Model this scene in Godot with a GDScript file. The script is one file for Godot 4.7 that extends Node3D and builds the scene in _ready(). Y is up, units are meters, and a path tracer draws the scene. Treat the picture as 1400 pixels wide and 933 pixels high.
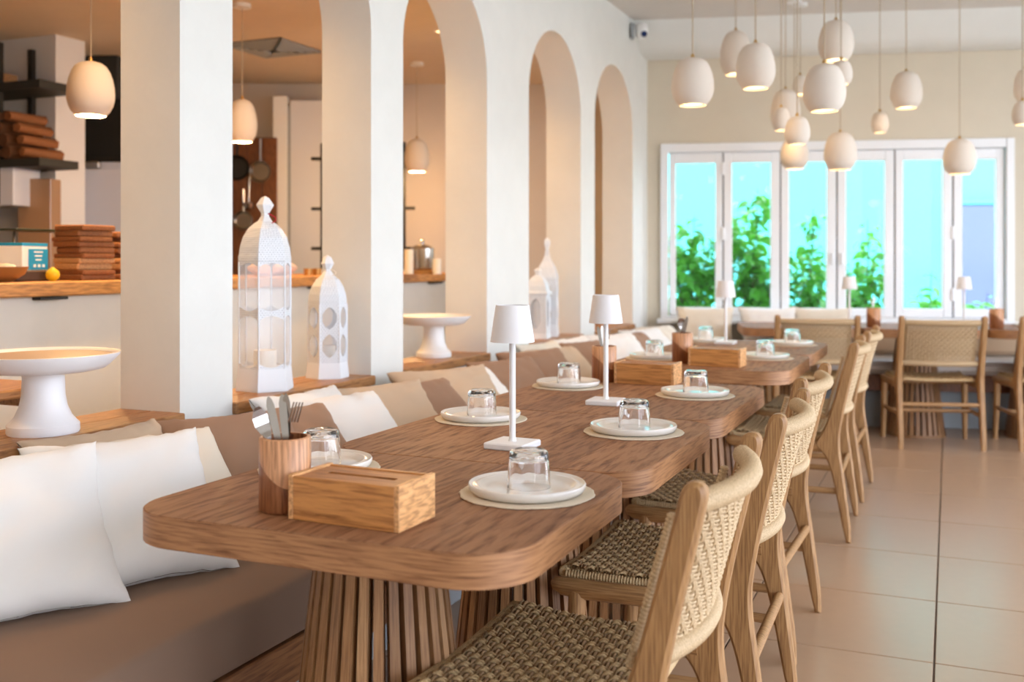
extends Node3D
# ---------------------------------------------------------------- camera constants (pixels of the 1400 x 933 frame)
const FOCAL := 1390.0
const HORIZON := 358.0
const EYE := 1.2
const YAW := 0.40628          # the lens looks this much to the side of the room's long axis
const WALL_X := -2.2          # face of the arcade wall
const WALL_T := 0.24
const CEIL := 3.03
const KITCHEN_CEIL := 2.65
const LEDGE_Y := 0.73
const SEAT_Y := 0.45
const TABLE_Y := 0.75
const BACK_AT := Vector2(-2.2, -7.83)      # corner of the arcade wall and the window wall (x, z)
const BACK_DIR := Vector2(0.968, -0.251)
const BACK_IN := Vector2(0.251, 0.968)     # from the window wall into the room
var used := {}
var M := {}
var rng := RandomNumberGenerator.new()

# ---------------------------------------------------------------- naming helpers
func numbered(called: String) -> String:
	if not used.has(called):
		used[called] = 0
		return called
	used[called] += 1
	return "%s_%03d" % [called, used[called]]

func tag(o: Node, label: String, category: String, group := "") -> Node:
	o.set_meta("label", label)
	o.set_meta("category", category)
	if group != "":
		o.set_meta("group", group)
	return o

func thing(called: String, label: String, category: String, where := Vector3.ZERO, turn := 0.0, group := "") -> Node3D:
	var o := Node3D.new()
	o.name = numbered(called)
	add_child(o)
	o.position = where
	o.rotation.y = turn
	tag(o, label, category, group)
	return o

func part(called: String, mesh: Mesh, m: Material, parent: Node, where := Vector3.ZERO, basis := Basis()) -> MeshInstance3D:
	var o := MeshInstance3D.new()
	o.name = called
	o.mesh = mesh
	o.material_override = m
	parent.add_child(o, true)
	o.transform = Transform3D(basis, where)
	return o

func single(called: String, mesh: Mesh, m: Material, label: String, category: String, where := Vector3.ZERO, turn := 0.0, group := "") -> MeshInstance3D:
	var o := part(numbered(called), mesh, m, self, where, Basis(Vector3.UP, turn))
	tag(o, label, category, group)
	return o

func struct(called: String, mesh: Mesh, m: Material) -> MeshInstance3D:
	var o := part(called, mesh, m, self)
	o.set_meta("kind", "structure")
	return o

func struct_node(called: String) -> Node3D:
	var o := Node3D.new()
	o.name = called
	add_child(o)
	o.set_meta("kind", "structure")
	return o

func copy_of(o: Node3D, where: Vector3, turn: float, label := "", group := "") -> Node3D:
	var c: Node3D = o.duplicate()
	var plain := String(o.name)
	var cut := plain.rfind("_")
	if cut > 0 and plain.substr(cut + 1).is_valid_int():
		plain = plain.substr(0, cut)
	c.name = numbered(plain)
	add_child(c)
	c.position = where
	c.rotation = Vector3(0, turn, 0)
	if label != "":
		c.set_meta("label", label)
	if group != "":
		c.set_meta("group", group)
	return c

# ---------------------------------------------------------------- from a pixel to a place
func px(u: float, v: float, depth: float) -> Vector3:      # depth along the lens axis
	var a := (u - 700.0) / FOCAL
	var d := (HORIZON - v) / FOCAL
	var c := cos(YAW)
	var s := sin(YAW)
	return Vector3(a * c - s, d, -(a * s + c)) * depth + Vector3(0, EYE, 0)

func on_back(s: float, y: float, n := 0.0) -> Vector3:      # a place on (or n in front of) the window wall
	var q := BACK_AT + BACK_DIR * s + BACK_IN * n
	return Vector3(q.x, y, q.y)

# ---------------------------------------------------------------- mesh helpers
func begin() -> SurfaceTool:
	var st := SurfaceTool.new()
	st.begin(Mesh.PRIMITIVE_TRIANGLES)
	st.set_smooth_group(-1)
	return st

func done(st: SurfaceTool) -> ArrayMesh:
	st.generate_normals()
	st.index()
	return st.commit()

func tri(st: SurfaceTool, a: Vector3, b: Vector3, c: Vector3) -> void:     # counter-clockwise seen from outside
	st.add_vertex(a); st.add_vertex(c); st.add_vertex(b)

func quad(st: SurfaceTool, a: Vector3, b: Vector3, c: Vector3, d: Vector3) -> void:
	tri(st, a, b, c); tri(st, a, c, d)

func tri_out(st: SurfaceTool, a: Vector3, b: Vector3, c: Vector3, cen: Vector3) -> void:
	if (b - a).cross(c - a).dot((a + b + c) / 3.0 - cen) >= 0.0:
		tri(st, a, b, c)
	else:
		tri(st, a, c, b)

func quad_out(st: SurfaceTool, a: Vector3, b: Vector3, c: Vector3, d: Vector3, cen: Vector3) -> void:
	tri_out(st, a, b, c, cen); tri_out(st, a, c, d, cen)

func cbox(st: SurfaceTool, c: Vector3, size: Vector3, ch := 0.004, bs := Basis()) -> void:   # a box with chamfered edges
	var h := size / 2.0
	ch = minf(ch, minf(h.x, minf(h.y, h.z)) * 0.9)
	for ax in 3:
		var b := (ax + 1) % 3
		var d := (ax + 2) % 3
		for s in [-1.0, 1.0]:
			var p := []
			for k in [[-1, -1], [1, -1], [1, 1], [-1, 1]]:
				var v := Vector3.ZERO
				v[ax] = s * h[ax]
				v[b] = k[0] * (h[b] - ch)
				v[d] = k[1] * (h[d] - ch)
				p.append(c + bs * v)
			quad_out(st, p[0], p[1], p[2], p[3], c)
		if ch > 0.0:
			for s in [-1.0, 1.0]:
				for t in [-1.0, 1.0]:
					var p := []
					for e in [-1.0, 1.0]:
						var v := Vector3.ZERO
						v[ax] = e * (h[ax] - ch); v[b] = s * h[b]; v[d] = t * (h[d] - ch)
						var w := Vector3.ZERO
						w[ax] = e * (h[ax] - ch); w[b] = s * (h[b] - ch); w[d] = t * h[d]
						p.append(c + bs * v)
						p.append(c + bs * w)
					quad_out(st, p[0], p[2], p[3], p[1], c)
	if ch > 0.0:
		for sx in [-1.0, 1.0]:
			for sy in [-1.0, 1.0]:
				for sz in [-1.0, 1.0]:
					var sg := Vector3(sx, sy, sz)
					tri_out(st, c + bs * (sg * Vector3(h.x, h.y - ch, h.z - ch)), c + bs * (sg * Vector3(h.x - ch, h.y, h.z - ch)), c + bs * (sg * Vector3(h.x - ch, h.y - ch, h.z)), c)

func box_mesh(size: Vector3, ch := 0.004, c := Vector3.ZERO) -> ArrayMesh:
	var st := begin()
	cbox(st, c, size, ch)
	return done(st)

func lathe(st: SurfaceTool, profile: Array, segs := 32, cen := Vector3.ZERO, sharp := 0.7, wobble = null) -> void:   # profile from the bottom up on the outside, Vector2(radius, height)
	var group := 1
	for i in profile.size() - 1:
		if i > 0:
			var d0: Vector2 = profile[i] - profile[i - 1]
			var d1: Vector2 = profile[i + 1] - profile[i]
			if absf(d0.angle_to(d1)) > sharp:
				group += 1
		st.set_smooth_group(group)
		for j in segs:
			var p := []
			for k in [[j + 1, i], [j, i], [j, i + 1], [j + 1, i + 1]]:
				var th := TAU * float(k[0] % segs) / segs
				var q: Vector2 = profile[k[1]]
				var r := q.x
				if wobble != null:
					r *= wobble.call(th, q)
				p.append(cen + Vector3(cos(th) * r, q.y, sin(th) * r))
			if profile[i].x < 1e-5:
				tri(st, p[0], p[2], p[3])
			elif profile[i + 1].x < 1e-5:
				tri(st, p[0], p[1], p[2])
			else:
				quad(st, p[0], p[1], p[2], p[3])
	st.set_smooth_group(-1)

func lathe_mesh(profile: Array, segs := 32, sharp := 0.7, wobble = null) -> ArrayMesh:
	var st := begin()
	lathe(st, profile, segs, Vector3.ZERO, sharp, wobble)
	return done(st)

func sweep(st: SurfaceTool, path: PackedVector3Array, radii: PackedFloat32Array, sides := 8, flat := Vector2(1, 1), up := Vector3(0.123, 0.98, 0.157)) -> void:
	var rings := []
	for i in path.size():
		var t := (path[mini(i + 1, path.size() - 1)] - path[maxi(i - 1, 0)]).normalized()
		var r := t.cross(up).normalized()
		var n := r.cross(t).normalized()
		var ring := PackedVector3Array()
		for j in sides:
			var th := TAU * j / sides
			ring.append(path[i] + (r * cos(th) * flat.x + n * sin(th) * flat.y) * radii[i])
		rings.append(ring)
	st.set_smooth_group(1)
	for i in path.size() - 1:
		for j in sides:
			var k := (j + 1) % sides
			quad_out(st, rings[i][j], rings[i][k], rings[i + 1][k], rings[i + 1][j], (path[i] + path[i + 1]) / 2.0)
	st.set_smooth_group(-1)
	for e in [0, path.size() - 1]:
		var inner: Vector3 = path[1] if e == 0 else path[path.size() - 2]
		for j in sides:
			tri_out(st, path[e], rings[e][j], rings[e][(j + 1) % sides], inner)

func rod(st: SurfaceTool, a: Vector3, b: Vector3, ra: float, rb: float, sides := 8) -> void:
	var up := Vector3(0.123, 0.98, 0.157) if absf((b - a).normalized().y) < 0.9 else Vector3(0.98, 0.1, 0.15)
	sweep(st, PackedVector3Array([a, b]), PackedFloat32Array([ra, rb]), sides, Vector2(1, 1), up)

func rod_mesh(a: Vector3, b: Vector3, ra: float, rb: float, sides := 8) -> ArrayMesh:
	var st := begin()
	rod(st, a, b, ra, rb, sides)
	return done(st)

func inset(poly: PackedVector2Array, by: float) -> PackedVector2Array:      # poly counter-clockwise
	var out := PackedVector2Array()
	var n := poly.size()
	for i in n:
		var d0 := (poly[i] - poly[(i + n - 1) % n]).normalized()
		var d1 := (poly[(i + 1) % n] - poly[i]).normalized()
		var n0 := Vector2(-d0.y, d0.x)
		var n1 := Vector2(-d1.y, d1.x)
		var m := (n0 + n1).normalized()
		out.append(poly[i] + m * by / maxf(0.5, m.dot(n0)))
	return out

func ccw(poly: PackedVector2Array) -> PackedVector2Array:
	if Geometry2D.is_polygon_clockwise(poly):
		poly.reverse()
	var area := 0.0
	for i in poly.size():
		area += poly[i].cross(poly[(i + 1) % poly.size()])
	if area < 0.0:
		poly.reverse()
	return poly

func slab(st: SurfaceTool, poly: PackedVector2Array, thick: float, ch: float, place: Transform3D, smooth := true) -> void:   # polygon in x,y of `place`, thickness along its z, from 0 to thick
	poly = ccw(poly)
	var n := poly.size()
	var small := inset(poly, ch) if ch > 0.0 else poly
	var layers := [[small, 0.0], [poly, ch], [poly, thick - ch], [small, thick]] if ch > 0.0 else [[poly, 0.0], [poly, thick]]
	var g := 1
	for l in layers.size() - 1:
		for i in n:
			var k := (i + 1) % n
			var d0 := poly[i] - poly[(i + n - 1) % n]
			var d1 := poly[k] - poly[i]
			if absf(d0.angle_to(d1)) > 0.6:
				g += 1
			st.set_smooth_group(g if smooth else -1)
			var a: Vector2 = layers[l][0][i]
			var b: Vector2 = layers[l][0][k]
			var c: Vector2 = layers[l + 1][0][k]
			var d: Vector2 = layers[l + 1][0][i]
			quad(st, place * Vector3(a.x, a.y, layers[l][1]), place * Vector3(b.x, b.y, layers[l][1]), place * Vector3(c.x, c.y, layers[l + 1][1]), place * Vector3(d.x, d.y, layers[l + 1][1]))
		g += 1
	st.set_smooth_group(-1)
	var idx := Geometry2D.triangulate_polygon(small)
	for i in range(0, idx.size(), 3):
		var a := small[idx[i]]
		var b := small[idx[i + 1]]
		var c := small[idx[i + 2]]
		if (b - a).cross(c - a) < 0.0:
			var t := b
			b = c
			c = t
		tri(st, place * Vector3(a.x, a.y, thick), place * Vector3(b.x, b.y, thick), place * Vector3(c.x, c.y, thick))
		tri(st, place * Vector3(a.x, a.y, 0), place * Vector3(c.x, c.y, 0), place * Vector3(b.x, b.y, 0))

func slab_mesh(poly: PackedVector2Array, thick: float, ch: float, place := Transform3D()) -> ArrayMesh:
	var st := begin()
	slab(st, poly, thick, ch, place)
	return done(st)

func flat_place(y: float) -> Transform3D:       # polygon x,y -> world x,z ; thickness upwards from y
	return Transform3D(Basis(Vector3(1, 0, 0), Vector3(0, 0, -1), Vector3(0, 1, 0)), Vector3(0, y, 0))

func round_rect(x0: float, y0: float, x1: float, y1: float, r: float, steps := 8) -> PackedVector2Array:
	var out := PackedVector2Array()
	for c in [[x1 - r, y1 - r, 0.0], [x0 + r, y1 - r, 1.0], [x0 + r, y0 + r, 2.0], [x1 - r, y0 + r, 3.0]]:
		for i in steps + 1:
			var th: float = (c[2] + float(i) / steps) * PI / 2.0
			out.append(Vector2(c[0] + cos(th) * r, c[1] + sin(th) * r))
	return out

# ---------------------------------------------------------------- materials
func noise_tex(freq: float, seed_: int, colors: Array, size := 512, warp := 0.0, octaves := 4, kind := FastNoiseLite.TYPE_SIMPLEX_SMOOTH) -> NoiseTexture2D:
	var n := FastNoiseLite.new()
	n.noise_type = kind
	n.seed = seed_
	n.frequency = freq
	n.fractal_octaves = octaves
	if warp > 0.0:
		n.domain_warp_enabled = true
		n.domain_warp_amplitude = warp
		n.domain_warp_frequency = freq * 0.6
	var g := Gradient.new()
	g.offsets = PackedFloat32Array(colors.map(func(c): return c[0]))
	g.colors = PackedColorArray(colors.map(func(c): return c[1]))
	var t := NoiseTexture2D.new()
	t.width = size
	t.height = size
	t.seamless = true
	t.noise = n
	t.color_ramp = g
	return t

func mat(called: String, color: Color, rough: float, metal := 0.0) -> StandardMaterial3D:
	var m := StandardMaterial3D.new()
	m.resource_name = called
	m.albedo_color = color
	m.roughness = rough
	m.metallic = metal
	M[called] = m
	return m

func wood(called: String, color: Color, grain: int, rough := 0.5, tex := "wood", offset := Vector3.ZERO, across := 5.0, along := 0.45) -> StandardMaterial3D:
	var m := mat(called, color, rough)
	m.albedo_texture = M[tex]
	m.uv1_triplanar = true
	m.uv1_triplanar_sharpness = 6.0
	var s := Vector3(across, across, across)
	s[grain] = along
	m.uv1_scale = s
	m.uv1_offset = offset
	return m

func cloth(called: String, color: Color, rim := 0.3) -> StandardMaterial3D:
	var m := mat(called, color, 0.9)
	m.rim_enabled = true
	m.rim = rim
	m.rim_tint = 0.6
	return m

func plaster(called: String, color: Color) -> StandardMaterial3D:
	var m := mat(called, color, 0.85)
	m.albedo_texture = M["mottle"]
	m.uv1_triplanar = true
	m.uv1_world_triplanar = true
	m.uv1_scale = Vector3(0.7, 0.7, 0.7)
	return m

func make_materials() -> void:
	M["wood"] = noise_tex(0.05, 3, [[0.0, Color(0.66, 0.59, 0.53)], [0.35, Color(0.82, 0.77, 0.72)], [0.6, Color(0.95, 0.91, 0.86)], [1.0, Color(1, 1, 1)]], 512, 18.0, 5)
	M["wood_figured"] = noise_tex(0.022, 11, [[0.0, Color(0.52, 0.44, 0.39)], [0.18, Color(0.72, 0.65, 0.59)], [0.42, Color(0.87, 0.82, 0.77)], [0.65, Color(0.96, 0.93, 0.89)], [1.0, Color(0.9, 0.84, 0.78)]], 1024, 40.0, 7)
	M["mottle"] = noise_tex(0.012, 8, [[0.0, Color(0.982, 0.982, 0.982)], [1.0, Color(1, 1, 1)]], 512, 0.0, 4)
	plaster("white_wall", Color(0.90, 0.90, 0.875))
	plaster("beige_wall", Color(0.85, 0.81, 0.73))
	plaster("ceiling_paint", Color(0.87, 0.85, 0.82))
	plaster("kitchen_wall", Color(0.80, 0.76, 0.72))
	plaster("kitchen_ceiling", Color(0.86, 0.79, 0.70))
	var tile := mat("tile", Color(0.70, 0.58, 0.465), 0.28)
	tile.albedo_texture = M["mottle"]
	tile.uv1_triplanar = true
	tile.uv1_world_triplanar = true
	tile.uv1_scale = Vector3(2.3, 2.3, 2.3)
	mat("grout", Color(0.42, 0.37, 0.33), 0.9)
	for k in 4:
		wood("board_%d" % k, [Color(0.66, 0.50, 0.38), Color(0.62, 0.465, 0.35), Color(0.69, 0.525, 0.395), Color(0.64, 0.485, 0.37)][k], 2, 0.6, "wood_figured", Vector3(0.37 * k, 0.2 * k, 0.61 * k), 2.2, 0.30)
	for k in 4:
		M["board_%d" % k].metallic_specular = 0.35
	wood("edge_wood", Color(0.74, 0.56, 0.40), 0, 0.5, "wood_figured", Vector3(0.3, 0.1, 0.2), 6.0, 0.9)
	M["edge_wood"].uv1_scale = Vector3(0.35, 6.0, 0.35)
	wood("ledge_wood", Color(0.74, 0.55, 0.36), 2, 0.4, "wood_figured", Vector3.ZERO, 3.0, 0.4)
	wood("counter_wood", Color(0.86, 0.64, 0.38), 2, 0.45, "wood", Vector3.ZERO, 3.0, 0.4)
	wood("box_wood", Color(0.86, 0.62, 0.36), 0, 0.42, "wood_figured", Vector3(0.2, 0.7, 0.1), 4.0, 0.3)
	wood("box_end", Color(0.94, 0.74, 0.52), 2, 0.42, "wood", Vector3(0.5, 0.1, 0.3), 4.0, 0.9)
	wood("box_lid", Color(0.78, 0.55, 0.34), 0, 0.42, "wood_figured", Vector3(0.1, 0.3, 0.6), 4.0, 0.3)
	wood("cup_wood", Color(0.66, 0.44, 0.29), 1, 0.4, "wood_figured", Vector3(0.3, 0.2, 0.5), 5.0, 0.35)
	wood("cup_sapwood", Color(0.88, 0.68, 0.52), 1, 0.4, "wood", Vector3(0.3, 0.2, 0.5), 5.0, 0.35)
	wood("chair_wood", Color(0.71, 0.56, 0.38), 1, 0.48, "wood", Vector3.ZERO, 6.0, 0.3)
	wood("chair_wood_long", Color(0.71, 0.56, 0.38), 0, 0.48, "wood", Vector3(0.2, 0.4, 0.7), 6.0, 0.3)
	for k in 4:
		wood("slat_%d" % k, [Color(0.68, 0.52, 0.36), Color(0.60, 0.45, 0.30), Color(0.75, 0.60, 0.44), Color(0.65, 0.50, 0.36)][k], 1, 0.5, "wood", Vector3(0.31 * k, 0.17 * k, 0.53 * k), 8.0, 0.3)
	wood("rail_wood", Color(0.60, 0.42, 0.26), 2, 0.5, "wood_figured", Vector3(0.4, 0.1, 0.2), 3.5, 0.25)
	wood("dark_board", Color(0.50, 0.31, 0.17), 1, 0.5, "wood_figured", Vector3(0.1, 0.6, 0.2), 3.5, 0.5)
	wood("log_wood", Color(0.62, 0.42, 0.27), 2, 0.7, "wood_figured", Vector3(0.1, 0.6, 0.2), 8.0, 3.0)
	wood("bark", Color(0.42, 0.29, 0.19), 2, 0.8, "wood_figured", Vector3(0.7, 0.6, 0.2), 6.0, 2.0)
	wood("log_pale", Color(0.84, 0.68, 0.50), 2, 0.7, "wood_figured", Vector3(0.5, 0.2, 0.9), 8.0, 3.0)
	var cord := mat("cord", Color(0.87, 0.78, 0.61), 0.6)
	cord.uv1_triplanar = true
	cord.uv1_scale = Vector3(14, 14, 14)
	cord.albedo_texture = M["wood"]
	var cord2 := mat("cord_back", Color(0.88, 0.80, 0.66), 0.6)
	cord2.uv1_triplanar = true
	cord2.uv1_scale = Vector3(14, 14, 14)
	cord2.albedo_texture = M["wood"]
	var cord3 := mat("cord_shaded", Color(0.63, 0.52, 0.37), 0.7)  # same cord, darkened: shade of the weave painted into the weft
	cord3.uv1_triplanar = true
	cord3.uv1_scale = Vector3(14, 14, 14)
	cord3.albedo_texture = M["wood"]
	cloth("white_cotton", Color(0.93, 0.92, 0.90))
	cloth("ivory_cotton", Color(0.90, 0.86, 0.79))
	cloth("beige_cotton", Color(0.78, 0.68, 0.57))
	cloth("taupe_cotton", Color(0.60, 0.47, 0.375))
	cloth("bench_fabric", Color(0.51, 0.41, 0.335), 0.25)
	cloth("bench_pale", Color(0.86, 0.83, 0.80), 0.25)
	cloth("jute", Color(0.88, 0.82, 0.72), 0.1)
	var ceramic := mat("ceramic", Color(0.93, 0.91, 0.87), 0.12)
	ceramic.clearcoat_enabled = true
	ceramic.clearcoat = 0.5
	mat("white_paint", Color(0.93, 0.93, 0.92), 0.35)
	mat("lantern_metal", Color(0.91, 0.93, 0.95), 0.4)
	var lh := mat("lantern_pierced", Color(0.90, 0.92, 0.94), 0.45)
	lh.uv1_triplanar = true
	lh.uv1_scale = Vector3(16, 16, 16)
	lh.albedo_texture = pierced_tex()
	mat("lamp_metal", Color(0.94, 0.94, 0.94), 0.4)
	var shade := mat("lamp_shade", Color(0.93, 0.92, 0.92), 0.7)
	shade.backlight_enabled = true
	shade.backlight = Color(0.25, 0.25, 0.25)
	var egg := mat("plaster_shade", Color(0.87, 0.83, 0.78), 0.85)
	egg.albedo_texture = M["mottle"]
	egg.uv1_triplanar = true
	egg.uv1_scale = Vector3(4, 4, 4)
	mat("cord_wire", Color(0.72, 0.66, 0.56), 0.6)
	mat("brass", Color(0.75, 0.62, 0.40), 0.35, 0.9)
	var glow := mat("bulb_glow", Color(1, 0.93, 0.8), 0.6)
	glow.emission_enabled = true
	glow.emission = Color(1.0, 0.86, 0.62)
	glow.emission_energy_multiplier = 2.6
	var gl := mat("tumbler_glass", Color(1, 1, 1, 0.02), 0.02)
	gl.transparency = BaseMaterial3D.TRANSPARENCY_ALPHA
	gl.refraction_enabled = true
	gl.refraction_scale = 0.05
	var pane := mat("pane_glass", Color(0.97, 1.0, 1.0, 0.01), 0.02)
	pane.transparency = BaseMaterial3D.TRANSPARENCY_ALPHA
	pane.metallic_specular = 0.2
	var frost := mat("lantern_glass", Color(0.95, 0.97, 1.0, 0.25), 0.1)
	frost.transparency = BaseMaterial3D.TRANSPARENCY_ALPHA
	mat("steel", Color(0.72, 0.70, 0.68), 0.22, 1.0)
	mat("bronze_steel", Color(0.62, 0.50, 0.42), 0.3, 1.0)
	mat("black_metal", Color(0.06, 0.06, 0.06), 0.5)
	mat("dark_grey", Color(0.16, 0.165, 0.16), 0.6)
	mat("frame_white", Color(0.93, 0.94, 0.95), 0.35)
	mat("gasket", Color(0.22, 0.23, 0.24), 0.6)
	mat("wax", Color(0.95, 0.92, 0.86), 0.5)
	mat("mint_paint", Color(0.36, 0.80, 0.775), 0.9)
	mat("lavender_door", Color(0.36, 0.40, 0.54), 0.7)
	mat("pale_ground", Color(0.80, 0.80, 0.77), 0.95)
	for k in 3:
		var lf := mat("leaf_%d" % k, [Color(0.16, 0.46, 0.16), Color(0.30, 0.62, 0.20), Color(0.50, 0.76, 0.30)][k], 0.4)
		lf.backlight_enabled = true
		lf.backlight = Color(0.35, 0.6, 0.15)
	mat("stem", Color(0.28, 0.24, 0.14), 0.8)
	mat("plinth_grey", Color(0.62, 0.64, 0.65), 0.8)
	mat("appliance_white", Color(0.82, 0.84, 0.90), 0.25)
	mat("tile_tan", Color(0.66, 0.52, 0.40), 0.12)
	mat("tile_white", Color(0.86, 0.87, 0.89), 0.45)
	mat("blue_card", Color(0.10, 0.60, 0.78), 0.5)
	mat("white_card", Color(0.94, 0.94, 0.92), 0.6)
	mat("yellow_peel", Color(0.90, 0.76, 0.10), 0.5)
	mat("brown_clay", Color(0.62, 0.40, 0.20), 0.4)
	mat("brown_basket", Color(0.30, 0.23, 0.19), 0.8)
	mat("pink_cloth", Color(0.86, 0.76, 0.72), 0.9)
	mat("dark_green", Color(0.12, 0.20, 0.18), 0.3)
	mat("red_tassel", Color(0.72, 0.10, 0.22), 0.8)
	mat("lens_blue", Color(0.10, 0.20, 0.38), 0.15)
	mat("crazed_white", Color(0.93, 0.93, 0.94), 0.35)
	mat("crazed_top", Color(0.70, 0.61, 0.54), 0.45)

func pierced_tex() -> ImageTexture:      # small round perforations in white sheet metal
	var n := 256
	var im := Image.create(n, n, false, Image.FORMAT_RGB8)
	im.fill(Color.WHITE)
	var cell := 32
	for y in n:
		for x in n:
			var row := int(y / cell)
			var cx := fposmod(x + (cell / 2.0 if row % 2 == 1 else 0.0), cell) - cell / 2.0
			var cy := fposmod(y, cell) - cell / 2.0
			if cx * cx + cy * cy < 42.0:
				im.set_pixel(x, y, Color(0.68, 0.7, 0.72))
	return ImageTexture.create_from_image(im)

# ---------------------------------------------------------------- the setting
var OPENINGS := [[-0.456, -1.342], [-1.612, -2.498], [-2.751, -3.637], [-3.905, -4.785], [-5.356, -6.244], [-6.525, -7.423]]

func build_arcade() -> void:
	# one wall with round-headed openings: piers, breast walls under the ledges and the spandrels above
	var st := begin()
	var xf := WALL_X
	var xb := WALL_X - WALL_T
	var top := CEIL
	var spring := 2.157
	var z := 1.9
	var breast := 0.688
	for o in OPENINGS + [[-8.05, -8.05]]:
		# pier from z to o[0]
		quad(st, Vector3(xf, 0, z), Vector3(xf, 0, o[0]), Vector3(xf, top, o[0]), Vector3(xf, top, z))
		quad(st, Vector3(xb, 0, o[0]), Vector3(xb, 0, z), Vector3(xb, top, z), Vector3(xb, top, o[0]))
		if o[0] == o[1]:
			quad(st, Vector3(xf, 0, o[0]), Vector3(xb, 0, o[0]), Vector3(xb, top, o[0]), Vector3(xf, top, o[0]))
			break
		var zn: float = o[0]
		var zf: float = o[1]
		# breast wall
		quad(st, Vector3(xf, 0, zn), Vector3(xf, 0, zf), Vector3(xf, breast, zf), Vector3(xf, breast, zn))
		quad(st, Vector3(xb, 0, zf), Vector3(xb, 0, zn), Vector3(xb, breast, zn), Vector3(xb, breast, zf))
		quad(st, Vector3(xf, breast, zn), Vector3(xf, breast, zf), Vector3(xb, breast, zf), Vector3(xb, breast, zn))
		# jambs
		quad(st, Vector3(xb, breast, zn), Vector3(xf, breast, zn), Vector3(xf, spring, zn), Vector3(xb, spring, zn))
		quad(st, Vector3(xf, breast, zf), Vector3(xb, breast, zf), Vector3(xb, spring, zf), Vector3(xf, spring, zf))
		# arch
		var r := (zn - zf) / 2.0
		var zc := (zn + zf) / 2.0
		var steps := 40
		for i in steps:
			var a := PI * i / steps
			var b := PI * (i + 1) / steps
			var p := Vector2(zc + cos(a) * r, spring + sin(a) * r)
			var q := Vector2(zc + cos(b) * r, spring + sin(b) * r)
			st.set_smooth_group(-1)
			quad(st, Vector3(xf, p.y, p.x), Vector3(xf, q.y, q.x), Vector3(xf, top, q.x), Vector3(xf, top, p.x))
			quad(st, Vector3(xb, q.y, q.x), Vector3(xb, p.y, p.x), Vector3(xb, top, p.x), Vector3(xb, top, q.x))
			st.set_smooth_group(7)
			quad(st, Vector3(xb, p.y, p.x), Vector3(xb, q.y, q.x), Vector3(xf, q.y, q.x), Vector3(xf, p.y, p.x))
		st.set_smooth_group(-1)
		z = zf
	struct("wall_left", done(st), M.white_wall)
	# the wooden ledges that lie in the openings
	var words := ["ledge", "with the crazed cake stand on it", "with the two white lanterns on it", "with the plain white cake stand on it", "with the onion dome lantern on it", "of the last arch beside the window wall"]
	for i in range(1, OPENINGS.size()):
		var o: Array = OPENINGS[i]
		var t := thing("window_ledge", "honey coloured wooden arch ledge " + words[i], "ledge", Vector3(0, 0.69, 0), 0.0, "wooden ledges in the arches")
		var w := 0.262 / 2.0
		for k in 2:
			var x0 := WALL_X - WALL_T + 0.001 + k * w
			part("board", box_mesh(Vector3(w - 0.001, 0.04, o[0] - o[1] - 0.002 + (0.004 if k == 1 else 0.0)), 0.004, Vector3(x0 + w / 2.0, 0.02, (o[0] + o[1]) / 2.0)), M.ledge_wood, t)

func wall_quad_box(st: SurfaceTool, s0: float, s1: float, y0: float, y1: float, n0: float, n1: float) -> void:   # a block along the window wall
	var bs := Basis(Vector3(BACK_DIR.x, 0, BACK_DIR.y), Vector3.UP, Vector3(BACK_IN.x, 0, BACK_IN.y))
	cbox(st, on_back((s0 + s1) / 2.0, (y0 + y1) / 2.0, (n0 + n1) / 2.0), Vector3(s1 - s0, y1 - y0, absf(n1 - n0)), 0.0, bs)

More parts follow.
